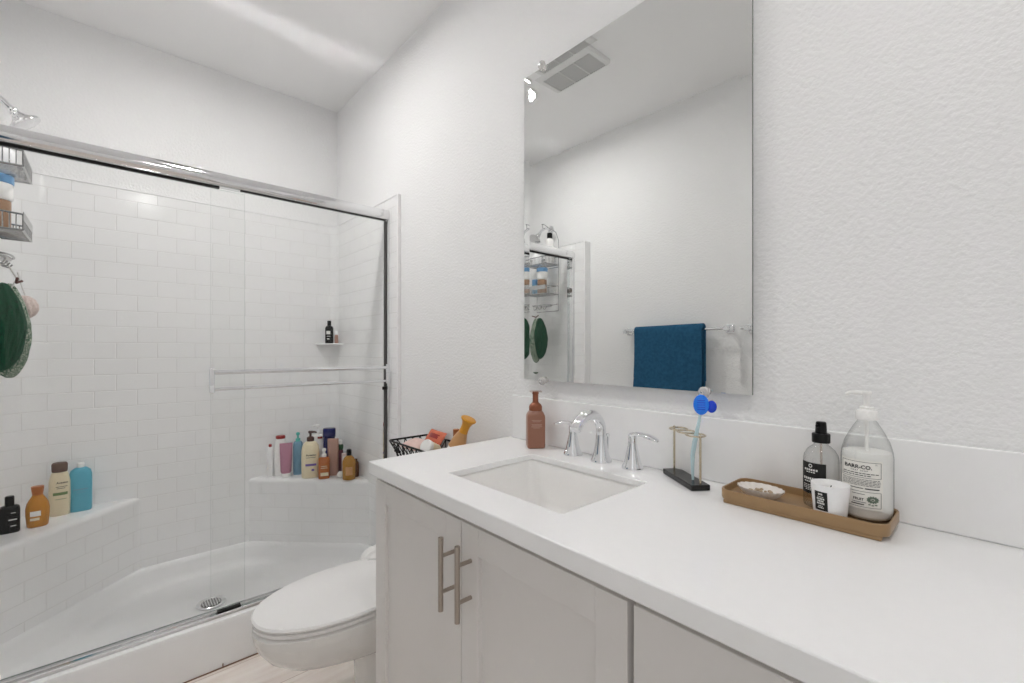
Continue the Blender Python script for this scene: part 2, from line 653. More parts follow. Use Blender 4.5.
def arc(cx, cy, r, a0, a1, k=10):
    return [(cx + r * cos(radians(a0 + (a1 - a0) * i / k)), cy + r * sin(radians(a0 + (a1 - a0) * i / k))) for i in range(k + 1)]


def panel_plan(t):
    e = 0.006
    return ([(-0.823, SYL - t), (SX + 0.2 + e, SYL - t)] + arc(SX + 0.2, SYL + 0.2, 0.2 + t, 270, 180, 14) + [(SX - t, SYL + 0.2 + e), (SX - t, SYR - 0.05 - e)]
            + arc(SX + 0.05, SYR - 0.05, 0.05 + t, 180, 90, 8) + [(SX + 0.05 + e, SYR + t), (-0.823, SYR + t)])


plan = panel_plan(0.0)
bm = NB()
uv_in = uv_sheet(bm, plan, RIM - 0.03, TOP)
uv_out = uv_sheet(bm, panel_plan(0.009), RIM - 0.03, TOP)
for q in range(len(plan) - 1):
    bm.faces.new((uv_in[q][1], uv_in[q + 1][1], uv_out[q + 1][1], uv_out[q][1]))
    bm.faces.new((uv_in[q][0], uv_in[q + 1][0], uv_out[q + 1][0], uv_out[q][0]))
for q in (0, len(plan) - 1):
    bm.faces.new((uv_in[q][0], uv_in[q][1], uv_out[q][1], uv_out[q][0]))
obj('tiled_wall_panel', bm, 'tile', stall, smooth=30)
# front flanges and top lip of the panel
obj('edge_flange', box(NB(), -0.823 + 1.27, -0.812 + 1.27, -0.020 + .736, -0.0005 + .736, 0.0005, TOP), 'acrylic', stall, smooth=30, bevel=0.003)
obj('edge_flange', box(NB(), -0.823 + 1.27, -0.812 + 1.27, YL + .7365, SYL + 0.008 + .736, 0.0005, TOP), 'acrylic', stall, smooth=30, bevel=0.003)
bm = NB()
lip = [(x, y, TOP) for x, y in plan]
tube(bm, [(*S_(p),) for p in lip], 0.0035, 8)
obj('top_lip', bm, 'acrylic', stall)


def seat(name, corner, p1, p2):
    """triangular corner seat with tiled vertical front"""
    bm = NB()
    dx, dy = p2[0] - p1[0], p2[1] - p1[1]
    L = math.hypot(dx, dy)
    nx, ny = dy / L, -dx / L
    mx, my = (p1[0] + p2[0]) / 2 - corner[0], (p1[1] + p2[1]) / 2 - corner[1]
    if nx * mx + ny * my < 0:
        nx, ny = -nx, -ny
    loops = []
    for off, z in ((-0.03, SEAT + 0.004), (-0.012, SEAT + 0.003), (-0.003, SEAT - 0.002), (0.002, SEAT - 0.012), (0.0, SEAT - 0.022), (0.0, RIM - 0.02)):
        a = (p1[0] + nx * off, p1[1] + ny * off)
        b = (p2[0] + nx * off, p2[1] + ny * off)
        loops.append([bm.verts.new((*S_(a), z)), bm.verts.new((*S_(b), z))])
    c = bm.verts.new((*S_(corner), SEAT + 0.004))
    uvl = bm.loops.layers.uv.verify()
    bm.faces.new((c, loops[0][0], loops[0][1]))
    for i in range(len(loops) - 1):
        f = bm.faces.new((loops[i][0], loops[i][1], loops[i + 1][1], loops[i + 1][0]))
        if i == len(loops) - 2:
            for l, uvv in zip(f.loops, ((0, SEAT - .022), (L, SEAT - .022), (L, RIM - .02), (0, RIM - .02))):
                l[uvl].uv = uvv
        else:
            for l in f.loops:
                l[uvl].uv = (0.04, 0.04)
    for f in bm.faces:
        if len(f.verts) == 3:
            for l in f.loops:
                l[uvl].uv = (0.04, 0.04)
    return obj(name, bm, 'tile', stall, smooth=50)


seat('corner_seat', (SX - 0.005, SYL - 0.005), (-1.126 + .004, SYL - .004), (SX - .004, -0.956 + .004))
seat('corner_seat', (SX - 0.005, SYR + 0.005), (SX - .004, -0.49 - .004), (-1.152 + .004, SYR + .004))
# little soap ledge in the corner
bm = NB()
prism(bm, [S_(p) for p in [(SX - .003, SYR + .003), (SX - .003, -0.135)] + [(SX + 0.115 * sin(radians(a)) , SYR - 0.122 * cos(radians(a))) for a in range(10, 90, 10)] + [(-1.515, SYR + .003)]], 1.275, 1.284)
obj('soap_ledge', bm, 'acrylic', stall, smooth=30, bevel=0.004)

# pan: rim follows the walls, floor is sunken, curb in front
poly = [(-0.955, SYL), (-1.126, SYL), (SX, -0.956), (SX, -0.49), (-1.152, SYR), (-0.955, SYR)]
N = 120
def resample(pl, n):
    L = [0]
    for i in range(len(pl)):
        L.append(L[-1] + math.dist(pl[i], pl[(i + 1) % len(pl)]))
    out = []
    for k in range(n):
        s = L[-1] * k / n
        for i in range(len(pl)):
            if L[i] <= s <= L[i + 1]:
                f = (s - L[i]) / (L[i + 1] - L[i])
                a, b = pl[i], pl[(i + 1) % len(pl)]
                out.append((a[0] + (b[0] - a[0]) * f, a[1] + (b[1] - a[1]) * f))
                break
    return out
base = resample(poly, N)
cx, cy = -1.27, -0.736
def inner(kx, ky, sm):
    p = [(cx + (x - cx) * kx, cy + (y - cy) * ky) for x, y in base]
    for _ in range(sm):
        p = [((p[i - 1][0] + 2 * p[i][0] + p[(i + 1) % N][0]) / 4, (p[i - 1][1] + 2 * p[i][1] + p[(i + 1) % N][1]) / 4) for i in range(N)]
    return p
rings = []
for kx, ky, sm, z in ((1.006, 1.004, 0, RIM - 0.003), (0.985, 0.992, 2, RIM), (0.965, 0.983, 4, RIM - 0.006), (0.945, 0.972, 6, 0.165),
                      (0.92, 0.96, 10, 0.125), (0.88, 0.94, 14, 0.098), (0.80, 0.90, 18, 0.086), (0.5, 0.6, 20, 0.079), (0.15, 0.1, 20, 0.076)):
    rings.append([(*S_(p), z) for p in inner(kx, ky, sm)])
bm = loft(NB(), rings, False, True)
obj('shower_pan', bm, 'acrylic', stall, smooth=60)
bm = NB()
prof = [(-0.975, 0.0), (CURBX, 0.0), (CURBX, 0.17), (CURBX - 0.006, CURBZ - 0.004), (CURBX - 0.014, CURBZ), (-0.955, CURBZ + 0.002), (-0.975, CURBZ - 0.02)]
a = [bm.verts.new((x + 1.27, SYR + .736, z)) for x, z in prof]
b = [bm.verts.new((x + 1.27, SYL + .736, z)) for x, z in prof]
bm.faces.new(a); bm.faces.new(b[::-1])
for i in range(len(prof)):
    j = (i + 1) % len(prof)
    bm.faces.new((a[i], b[i], b[j], a[j]))
obj('curb', bm, 'acrylic', stall, smooth=35)
# drain
dr = obj('drain', lathe(NB(), [(0.056, 0.079), (0.057, 0.083), (0.05, 0.0855), (0.042, 0.0835), (0.04, 0.082)], 40, *S_((-1.275, -0.716))), 'chrome_soft', stall)
bm = lathe(NB(), [(0.039, 0.0815), (0.039, 0.0828)], 32, *S_((-1.275, -0.716)))
obj('drain_well', bm, 'gasket', dr)
bm = NB()
for k in range(-3, 4):
    h = math.sqrt(0.039 ** 2 - (k * 0.0105) ** 2)
    x, y = S_((-1.275, -0.716))
    box(bm, x + k * .0105 - .002, x + k * .0105 + .002, y - h, y + h, 0.083, 0.0842)
    box(bm, x - h, x + h, y + k * .0105 - .002, y + k * .0105 + .002, 0.083, 0.0840)
obj('drain_grate', bm, 'chrome_soft', dr, smooth=0)
# caulk bead at floor
bm = NB()
tube(bm, [(CURBX + 0.002, SYL, 0.001), (CURBX + 0.002, -0.02, 0.001)], 0.0028, 6)
box(bm, CURBX, CURBX + 0.0015, -0.735, -0.731, 0.0, 0.016)
struct('trim_2', bm, 'caulk')

# ------------------------------------------------------------------ sliding shower door
door = thing('sliding_shower_door', 'frameless clear glass sliding shower door in a chrome track', 'shower door', (-0.93, -0.736, CURBZ))
def D_(x, y, z):
    return (x + 0.93, y + 0.736, z - CURBZ)
def extr_y(bm, prof, y0, y1):
    a = [bm.verts.new(D_(x, y0, z)) for x, z in prof]
    b = [bm.verts.new(D_(x, y1, z)) for x, z in prof]
    bm.faces.new(a); bm.faces.new(b[::-1])
    for i in range(len(prof)):
        j = (i + 1) % len(prof)
        bm.faces.new((a[i], b[i], b[j], a[j]))
    return bm
bm = extr_y(NB(), [(-0.965, 1.905), (-0.965, 1.940), (-0.961, 1.950), (-0.956, 1.9525), (-0.914, 1.9500)]
            + [(-0.928 + 0.026 * cos(radians(a_)), 1.9235 + 0.0265 * sin(radians(a_))) for a_ in range(52, -70, -8)] + [(-0.920, 1.899), (-0.921, 1.905)], SYL + 0.001, SYR - 0.001)
obj('header_rail', bm, 'chrome_soft', door, smooth=12)
bm = extr_y(NB(), [(-0.960, CURBZ + .001), (-0.960, CURBZ + 0.012), (-0.956, CURBZ + 0.012), (-0.954, CURBZ + 0.004), (-0.938, CURBZ + 0.004), (-0.936, CURBZ + 0.014),
                   (-0.930, CURBZ + 0.014), (-0.928, CURBZ + 0.006), (-0.912, CURBZ + 0.0055), (-0.910, CURBZ + 0.012), (-0.904, CURBZ + 0.010), (-0.902, CURBZ + .001)], SYL + 0.001, SYR - 0.001)
obj('bottom_track', bm, 'chrome_soft', door, smooth=30)
for y0, y1 in ((SYR - 0.012, SYR - 0.001), (SYL + 0.001, SYL + 0.024)):
    bm = NB()
    a = D_(-0.962, y0, CURBZ + 0.014); b = D_(-0.908, y1, 1.898)
    box(bm, a[0], b[0], a[1], b[1], a[2], b[2])
    obj('jamb', bm, 'chrome_soft', door, smooth=0, bevel=0.003)
def pane(y0, y1, x, tw=0.006):
    bm = NB()
    a, b = D_(x - tw / 2, y0, CURBZ + 0.016), D_(x + tw / 2, y1, 1.892)
    box(bm, a[0], b[0], a[1], b[1], a[2], b[2])
    return bm
M['glass_edge'] = thin_glass('green_glass_edge', (0.62, 0.70, 0.67), 0.05, 0.3, 3.0)
outer = obj('glass_panel', pane(-0.767, -0.034, -0.922), 'glass', door, smooth=0)
inner_p = obj('glass_panel', pane(-1.43, -0.645, -0.947), 'glass', door, smooth=0)
for pn in (outer, inner_p):
    pn.data.materials.append(M['glass_edge'])
    for f in pn.data.polygons:
        if abs(f.normal.x) < 0.5:
            f.material_index = 1
for par, y0, y1, x in ((outer, -0.665, -0.03, -0.9215), (inner_p, -1.435, -0.735, -0.9465)):
    bm = NB(); a, b = D_(x - .006, y0, 1.8955), D_(x + .006, y1, 1.9045)
    box(bm, a[0], b[0], a[1], b[1], a[2], b[2])
    obj('top_seal', bm, 'gasket', par, smooth=0)
bm = NB(); a, b = D_(-0.929, -0.0345, CURBZ + .016), D_(-0.915, -0.0255, 1.893)
box(bm, a[0], b[0], a[1], b[1], a[2], b[2])
obj('edge_seal', bm, 'grey_seal', outer, smooth=0)
bm = NB(); a, b = D_(-0.917, -0.05, 1.046), D_(-0.905, -0.028, 1.062)
box(bm, a[0], b[0], a[1], b[1], a[2], b[2])
obj('bumper', bm, 'gasket', outer, smooth=0, bevel=0.003)
bm = NB(); a, b = D_(-0.932, -0.745, CURBZ + .008), D_(-0.914, -0.665, CURBZ + .02)
box(bm, a[0], b[0], a[1], b[1], a[2], b[2])
obj('door_guide', bm, 'gasket', door, smooth=0)
# double towel bar pull on the outer panel
for z, r_ in ((1.158, .0085), (1.092, .006)):
    obj('towel_bar', tube(NB(), [D_(-0.889, -0.758, z), D_(-0.889, -0.034, z)], r_, 16), 'chrome', outer)
for y in (-0.768, -0.030):
    bm = NB()
    a, b = D_(-0.896, y - 0.009, 1.078), D_(-0.883, y + 0.009, 1.174)
    box(bm, a[0], b[0], a[1], b[1], a[2], b[2])
    for z in (1.09, 1.16):
        tube(bm, [D_(-0.919, y, z), D_(-0.889, y, z)], 0.006, 12)
    obj('towel_bar_bracket', bm, 'chrome', outer, smooth=30, bevel=0.002)

# ------------------------------------------------------------------ vanity
VX1 = 1.55
FRONT = -0.512
van = thing('vanity_cabinet', 'white shaker vanity cabinet with brushed nickel bar handles under the countertop', 'cabinet', (0.77, -0.27, 0))
def V_(x, y, z):
    return (x - 0.77, y + 0.27, z)
def vbox(bm, x0, x1, y0, y1, z0, z1):
    a, b = V_(x0, y0, z0), V_(x1, y1, z1)
    return box(bm, a[0], b[0], a[1], b[1], a[2], b[2])
bm = NB()
vbox(bm, 0.006, 0.022, -0.490, -0.002, 0.0, 0.904)
vbox(bm, VX1 - 0.016, VX1, -0.490, -0.002, 0.0, 0.904)
vbox(bm, 0.022, VX1 - 0.016, -0.490, -0.47, 0.86, 0.904)
vbox(bm, 0.022, VX1 - 0.016, -0.42, -0.40, 0.0, 0.1)
vbox(bm, 0.022, VX1 - 0.016, -0.488, -0.002, 0.1, 0.118)
vbox(bm, 0.022, VX1 - 0.016, -0.012, -0.002, 0.118, 0.904)
vbox(bm, 0.81, 0.84, -0.488, -0.02, 0.118, 0.904)
obj('carcass', bm, 'cabinet', van, smooth=0)

def shaker(x0, x1, z0, z1, st=0.057):
    bm = NB()
    vbox(bm, x0, x0 + st, FRONT, -0.492, z0, z1)
    vbox(bm, x1 - st, x1, FRONT, -0.492, z0, z1)
    vbox(bm, x0 + st, x1 - st, FRONT, -0.492, z1 - st, z1)
    vbox(bm, x0 + st, x1 - st, FRONT, -0.492, z0, z0 + st)
    vbox(bm, x0 + st - .002, x1 - st + .002, FRONT + 0.009, -0.494, z0 + st - .002, z1 - st + .002)
    return bm
def pull(parent, x, z0, z1, vertical=True):
    bm = NB()
    yb = FRONT - 0.034
    if vertical:
        tube(bm, [V_(x, yb, z0), V_(x, yb, z1)], 0.0057, 14)
        for z in (z0 + 0.039, z1 - 0.039):
            tube(bm, [V_(x, yb, z), V_(x, FRONT + .001, z)], 0.0043, 10)
    else:
        tube(bm, [V_(z0, yb, x), V_(z1, yb, x)], 0.0057, 14)
        for z in (z0 + 0.039, z1 - 0.039):
            tube(bm, [V_(z, yb, x), V_(z, FRONT + .001, x)], 0.0043, 10)
    return obj('bar_handle', bm, 'nickel', parent)
dl_ = obj('door', shaker(0.0055, 0.4125, 0.112, 0.8885), 'cabinet', van, smooth=0, bevel=0.0012)
dr_ = obj('door', shaker(0.4145, 0.8205, 0.112, 0.8885), 'cabinet', van, smooth=0, bevel=0.0012)
pull(dl_, 0.387, 0.700, 0.854)
pull(dr_, 0.4475, 0.702, 0.855)
for z0, z1 in ((0.728, 0.8885), (0.42, 0.724), (0.112, 0.416)):
    d_ = obj('drawer', vbox(NB(), 0.8305, 1.137, FRONT, -0.492, z0, z1), 'cabinet', van, smooth=0, bevel=0.0015)
    pull(d_, (z0 + z1) / 2 - .01, 0.91, 1.06, False)
d_ = obj('door', shaker(1.141, 1.545, 0.112, 0.8885), 'cabinet', van, smooth=0, bevel=0.0012)
pull(d_, 1.19, 0.70, 0.854)

# countertop with sink cut-out, and backsplash
top = thing('countertop', 'white quartz countertop with a matching low backsplash along the wall', 'countertop', (0.77, -0.27, 0.905))
def T_(x, y, z):
    return (x - 0.77, y + 0.27, z - 0.905)
HX0, HX1, HY0, HY1 = 0.242, 0.6225, -0.431, -0.1335
bm = NB()
O = [(1.565, -0.001), (0.0, -0.001), (0.0, -0.531), (1.565, -0.531)]
k = 6
I = rrect(HX0, HX1, HY0, HY1, 0.008, k)
def ringv(pl, z):
    return [bm.verts.new(T_(x, y, z)) for x, y in pl]
ot, ob_, it, ib = ringv(O, .94), ringv(O, .905), ringv(I, .94), ringv(I, .924)
for ov, iv in ((ot, it), (ob_, ib)):
    for c in range(4):
        for j in range(k):
            bm.faces.new((ov[c], iv[c * (k + 1) + j], iv[c * (k + 1) + j + 1]))
        bm.faces.new((ov[c], iv[c * (k + 1) + k], iv[((c + 1) % 4) * (k + 1)], ov[(c + 1) % 4]))
for c in range(4):
    bm.faces.new((ot[c], ot[(c + 1) % 4], ob_[(c + 1) % 4], ob_[c]))
n = len(I)
for j in range(n):
    bm.faces.new((it[j], it[(j + 1) % n], ib[(j + 1) % n], ib[j]))
obj('slab', bm, 'quartz', top, smooth=30, bevel=0.0025)
a, b = T_(0.016, -0.014, 0.9405), T_(1.565, -0.0005, 1.0895)
obj('backsplash', box(NB(), a[0], b[0], a[1], b[1], a[2], b[2]), 'quartz', top, smooth=30, bevel=0.0028)

# undermount sink
sk = thing('sink', 'white rectangular undermount sink basin set into the white countertop', 'sink', ((HX0 + HX1) / 2, (HY0 + HY1) / 2, 0.9225))
w2, h2 = (HX1 - HX0) / 2, (HY1 - HY0) / 2
def rr3(dx, r, z):
    return [(x, y, z) for x, y in rrect(-w2 + dx, w2 - dx, -h2 + dx, h2 - dx, r, 6)]
bm = loft(NB(), [rr3(-0.022, 0.03, 0.0), rr3(-0.006, 0.022, 0.0), rr3(-0.002, 0.024, -0.006), rr3(0.004, 0.03, -0.05), rr3(0.012, 0.036, -0.105),
                 rr3(0.022, 0.04, -0.125), rr3(0.045, 0.045, -0.137), rr3(0.09, 0.04, -0.141)], False, True)
o = obj('basin', bm, 'porcelain', sk, smooth=45)
sd = o.modifiers.new('thickness', 'SOLIDIFY'); sd.thickness = 0.009; sd.offset = -1.0
obj('sink_drain', lathe(NB(), [(0.024, -0.1405), (0.024, -0.1385), (0.018, -0.137), (0.012, -0.1345), (0.004, -0.1335)], 28), 'chrome', sk)

# ------------------------------------------------------------------ faucet
fa = thing('faucet', 'chrome arched widespread faucet with two lever handles behind the sink', 'faucet', (0.434, -0.058, 0.94))
bm = lathe(NB(), [(0.0285, 0.0), (0.029, 0.004), (0.027, 0.009), (0.0225, 0.02), (0.0185, 0.036), (0.0155, 0.055), (0.0138, 0.075)], 32, cap1=False)
pts, rad, fl = [], [], []
for i in range(26):
    f = i / 25
    a = pi * 0.80 * f
    pts.append((0, -0.055 + 0.055 * cos(a), 0.085 + 0.0485 * sin(a)))
    rad.append(0.0138 + 0.0016 * f)
    fl.append(1.0)
pts = [(0, 0, 0.07), (0, 0, 0.08)] + pts + [(0, -0.1105, 0.1005)]
rad = [0.0138, 0.0138] + rad + [0.0150]
tube(bm, pts, rad, 20)
obj('spout', bm, 'chrome', fa, smooth=50)
bm = NB()
tube(bm, [(0.006, 0.022, 0.0), (0.006, 0.022, 0.068)], 0.0022, 8)
sphere(bm, 0.0055, (0.006, 0.022, 0.072), 14, 8)
obj('lift_rod', bm, 'chrome', fa)
for hx, sg, ls in ((-0.104, -1, .84), (0.097, 1, 1.17)):
    bm = lathe(NB(), [(0.0275, 0.0), (0.028, 0.004), (0.0258, 0.009), (0.0205, 0.022), (0.016, 0.042), (0.0118, 0.062), (0.0108, 0.074), (0.0118, 0.080), (0.0105, 0.088), (0.006, 0.091)], 28, hx, 0.004)
    hd = obj('handle_base', bm, 'chrome', fa, smooth=50)
    bm = NB()
    lp = [(hx - sg * 0.008, 0.004, 0.076), (hx - sg * 0.001, 0.003, 0.087), (hx + sg * ls * 0.012, 0.001, 0.0925), (hx + sg * ls * 0.030, -0.003, 0.0935), (hx + sg * ls * 0.050, -0.008, 0.091), (hx + sg * ls * 0.066, -0.012, 0.086), (hx + sg * ls * 0.071, -0.013, 0.0845)]
    tube(bm, lp, [0.005, 0.0085, 0.0088, 0.0105, 0.0125, 0.0095, 0.003], 14, [1.0, 0.9, 0.7, 0.55, 0.5, 0.5, 0.5])
    obj('lever', bm, 'chrome', hd, smooth=60)

# ------------------------------------------------------------------ wall mirror
mr = thing('wall_mirror', 'large frameless wall mirror with angled edges held by clear round clips', 'mirror', (0.448, 0.0, 1.656))
mw, mh = 0.3615, 0.507
bm = NB()
bv = 0.025
def quadring(hw, hh, y):
    return [bm.verts.new((x, y, z)) for x, z in ((-hw, -hh), (hw, -hh), (hw, hh), (-hw, hh))]
r0 = quadring(mw, mh, -0.013); r1 = quadring(mw, mh, -0.0196); r2 = quadring(mw - bv, mh - bv, -0.0188)
for p_, q_ in ((r0, r1), (r1, r2)):
    for i in range(4):
        bm.faces.new((p_[i], p_[(i + 1) % 4], q_[(i + 1) % 4], q_[i]))
bm.faces.new(r2); bm.faces.new(r0[::-1])
mg = obj('mirror_glass', bm, 'mirror', mr, smooth=0)
mg.data.materials.append(M['glass_rim'])
for f in mg.data.polygons:
    if abs(f.normal.y) < 0.5:
        f.material_index = 1
for x, z in ((0.178, 1.147), (0.705, 1.147), (0.175, 2.166), (0.705, 2.166)):
    bm = NB()
    prof = [(0.004, -0.001), (0.008, -0.006), (0.0085, -0.020), (0.0125, -0.022), (0.0145, -0.026), (0.0125, -0.031), (0.007, -0.034), (0.002, -0.035)]
    loft(bm, [[(px, y, pz) for px, pz, _ in ring(r, r, 0, n=20)] for r, y in prof])
    shift(bm, x - 0.448, 0, z - 1.656)
    c_ = obj('mirror_clip', bm, 'crystal', mr)
    bm = NB()
    loft(bm, [[(px, y, pz) for px, pz, _ in ring(r, r, 0, n=14)] for r, y in ((0.004, -0.0342), (0.004, -0.036), (0.001, -0.0365))])
    shift(bm, x - 0.448, 0, z - 1.656)
    obj('clip_screw', bm, 'chrome', c_)

# ------------------------------------------------------------------ towel bar and towel on the opposite wall
br_ = thing('towel_rail', 'chrome towel bar on the wall opposite, seen in the mirror', 'towel bar', (-0.166, YL, 1.362))
bm = NB(); tube(bm, [(-0.325, 0.06, 0), (0.325, 0.06, 0)], 0.008, 16)
obj('bar', bm, 'chrome', br_)
for x in (-0.315, 0.321):
    bm = NB()
    box(bm, x - 0.022, x + 0.022, 0.0, 0.009, -0.022, 0.022)
    loft(bm, [[(x + px, y, pz) for px, pz, _ in ring(r, r, 0, 4, 20)] for r, y in ((0.019, 0.009), (0.013, 0.022), (0.012, 0.05), (0.015, 0.06), (0.012, 0.07))])
    obj('mounting_post', bm, 'chrome', br_, smooth=35)
bm = NB()
prof = []
zt = 0.0095
for i in range(22):
    prof.append((0.086 - 0.02 * (i / 21) ** 2 * 0 - 0.002, -0.50 + 0.50 * i / 21))
path = [(0.026, -0.44 + 0.44 * i / 18) for i in range(18)]
path = [(-0.016, -0.44 + 0.42 * i / 20) for i in range(21)] + [(-0.0165 * cos(a), 0.018 * sin(a)) for a in [pi * j / 8 for j in range(1, 8)]] + [(0.016 + 0.004 * (i / 20), -0.02 - 0.46 * i / 20) for i in range(21)]
nx = 60
th = 0.0125
def towel_sheet(off, jit):
    rows = []
    for i in range(nx + 1):
        x = -0.216 + 0.432 * i / nx
        col = []
        for j, (y, z) in enumerate(path):
            j0, j1 = max(0, j - 1), min(len(path) - 1, j + 1)
            ty, tz = path[j1][0] - path[j0][0], path[j1][1] - path[j0][1]
            L = math.hypot(ty, tz)
            ny, nz = -tz / L, ty / L
            hang = min(1, abs(z) / 0.4) if z < 0 else 0
            wv = 0.004 * hang * sin(x * 26 + 1.1) + 0.0015 * sin(x * 55 + z * 15)
            e = off * (1 + 0.2 * sin(7 * x))
            col.append(bm.verts.new((x * (1 + 0.006 * sin(z * 14)), 0.06 + y + ny * e + wv * (1 if y > 0 else 0.3) + random.uniform(-jit, jit), z + nz * e)))
        rows.append(col)
    return rows
ra = towel_sheet(0.0, 0.0)
rb = towel_sheet(th, 0.0007)
m_ = len(path)
for rows in (ra, rb):
    for i in range(nx):
        for j in range(m_ - 1):
            bm.faces.new((rows[i][j], rows[i + 1][j], rows[i + 1][j + 1], rows[i][j + 1]))
for i in range(nx):
    for j in (0, m_ - 1):
        bm.faces.new((ra[i][j], ra[i + 1][j], rb[i + 1][j], rb[i][j]))
for j in range(m_ - 1):
    for i in (0, nx):
        bm.faces.new((ra[i][j], ra[i][j + 1], rb[i][j + 1], rb[i][j]))
tag(obj('hand_towel', bm, 'towel', None, (-0.184, YL, 1.362), smooth=60), 'dark blue terry towel folded over the towel bar, seen in the mirror', 'towel')

# ------------------------------------------------------------------ toilet
TX = -0.350
to = thing('toilet', 'white one-piece toilet with closed lid between the shower and the vanity', 'toilet', (TX, 0.0, 0.0))
def egg(w, yf, yb, z, yc=None, pb=3.0, n=64):
    yc = yc if yc is not None else yf + (yb - yf) * 0.56
    out = []
    for i in range(n):
        a = 2 * pi * i / n
        c, s = cos(a), sin(a)
        if s <= 0:
            out.append((w * math.copysign(abs(c) ** 0.93, c), yc + (yc - yf) * s, z))
        else:
            out.append((w * math.copysign(abs(c) ** (2 / pb), c), yc + (yb - yc) * abs(s) ** (2 / pb), z))
    return out
bm = loft(NB(), [egg(0.10, -0.425, -0.03, 0.0), egg(0.102, -0.428, -0.03, 0.015), egg(0.092, -0.42, -0.03, 0.06), egg(0.09, -0.425, -0.03, 0.16),
                 egg(0.096, -0.455, -0.03, 0.205), egg(0.118, -0.585, -0.04, 0.228), egg(0.138, -0.655, -0.06, 0.25), egg(0.158, -0.70, -0.10, 0.285), egg(0.170, -0.728, -0.14, 0.325),
                 egg(0.1745, -0.734, -0.17, 0.345), egg(0.1755, -0.737, -0.18, 0.352), egg(0.1775, -0.740, -0.18, 0.36), egg(0.179, -0.742, -0.18, 0.382), egg(0.172, -0.735, -0.18, 0.3885), egg(0.166, -0.729, -0.18, 0.390)])
obj('bowl', bm, 'porcelain', to, smooth=50)
bm = loft(NB(), [egg(0.155, -0.715, -0.235, 0.390), egg(0.158, -0.718, -0.235, 0.3945), egg(0.177, -0.739, -0.23, 0.395), egg(0.178, -0.740, -0.23, 0.404), egg(0.174, -0.736, -0.235, 0.4065)])
obj('seat', bm, 'seat', to, smooth=40)
bm = loft(NB(), [egg(0.160, -0.720, -0.24, 0.4065), egg(0.162, -0.722, -0.24, 0.412), egg(0.179, -0.741, -0.235, 0.4125), egg(0.1805, -0.743, -0.235, 0.4185), egg(0.176, -0.738, -0.24, 0.424), egg(0.15, -0.705, -0.26, 0.427), egg(0.08, -0.61, -0.33, 0.428)])
obj('lid', bm, 'seat', to, smooth=40)
for x in (-0.08, 0.08):
    obj('hinge', tube(NB(), [(x - 0.025, -0.228, 0.407), (x + 0.025, -0.228, 0.407)], 0.014, 16), 'seat', to)
def tankring(w, y0, y1, z, r=0.03):
    return [(x, y, z) for x, y in rrect(-w, w, y0, y1, r, 6)]
bm = loft(NB(), [tankring(0.17, -0.205, -0.025, 0.33), tankring(0.195, -0.207, -0.015, 0.37), tankring(0.205, -0.208, -0.012, 0.5), tankring(0.212, -0.21, -0.012, 0.752)])
obj('tank', bm, 'porcelain', to, smooth=40)
bm = loft(NB(), [tankring(0.218, -0.216, -0.008, 0.753), tankring(0.222, -0.219, -0.006, 0.760), tankring(0.222, -0.219, -0.006, 0.776), tankring(0.214, -0.212, -0.012, 0.784)])
obj('tank_lid', bm, 'porcelain', to, smooth=40)
bm = NB(); tube(bm, [(-0.15, -0.212, 0.70), (-0.15, -0.23, 0.70), (-0.15, -0.236, 0.70)], [0.012, 0.012, 0.008], 14)
tube(bm, [(-0.15, -0.230, 0.70), (-0.11, -0.234, 0.695), (-0.075, -0.234, 0.69)], [0.006, 0.006, 0.007], 10)
obj('flush_lever', bm, 'chrome', to)

# waste bin with bag bulging behind the toilet
wb = thing('waste_bin', 'white bag-lined waste bin mostly hidden behind the toilet lid', 'bin', (-0.735, -0.125, 0.0))
bm = lathe(NB(), [(0.078, 0.0), (0.08, 0.005), (0.098, 0.285), (0.10, 0.29), (0.096, 0.29), (0.077, 0.01)], 40)
obj('bin_body', bm, 'white_pl', wb)
bm = NB()
rg = []
for r, z in ((0.1025, 0.235), (0.1035, 0.28), (0.106, 0.296), (0.099, 0.314), (0.08, 0.331), (0.05, 0.342), (0.02, 0.346)):
    rg.append([(x * (1 + 0.03 * sin(9 * i * 2 * pi / 48 + z * 60)), y * (1 + 0.03 * sin(9 * i * 2 * pi / 48 + z * 60)), z + 0.004 * sin(5 * i * 2 * pi / 48)) for i, (x, y, _) in enumerate(ring(r, r, z))])
loft(bm, rg, False, True)
obj('bin_bag', bm, 'bag', wb, smooth=60)

# ------------------------------------------------------------------ wire basket on the tank and its contents
TZ = 0.785
bk = thing('wire_basket', 'black metal mesh basket of toiletries on the toilet tank', 'basket', (-0.39, -0.10, TZ))
bw0, bd0, bw1, bd1, bh = 0.135, 0.065, 0.165, 0.092, 0.082
bm = NB()
def rectloop(w, d, z, k=8):
    return [(x, y, z) for x, y in rrect(-w, w, -d, d, 0.012, 4)]
loop_tube(bm, rectloop(bw1, bd1, bh), 0.0042)
obj('rim', bm, 'black', bk)
bm = NB()
loop_tube(bm, rectloop(bw0, bd0, 0.003), 0.0025)
def side_pt(u, f):
    pa, pb = rectloop(bw0, bd0, 0.003), rectloop(bw1, bd1, bh)
    n = len(pa)
    u = u % n
    i = int(u); t = u - i
    def lp(P):
        a, b = P[i], P[(i + 1) % n]
        return Vector([a[q] + (b[q] - a[q]) * t for q in range(3)])
    return lp(pa).lerp(lp(pb), f)
corn = [rectloop(1, 1, 0)]
def wallpt(side, s, f):
    w, d = bw0 + (bw1 - bw0) * f, bd0 + (bd1 - bd0) * f
    z = 0.003 + (bh - 0.003) * f
    return {0: (-w + 2 * w * s, -d, z), 1: (w, -d + 2 * d * s, z), 2: (w - 2 * w * s, d, z), 3: (-w, d - 2 * d * s, z)}[side]
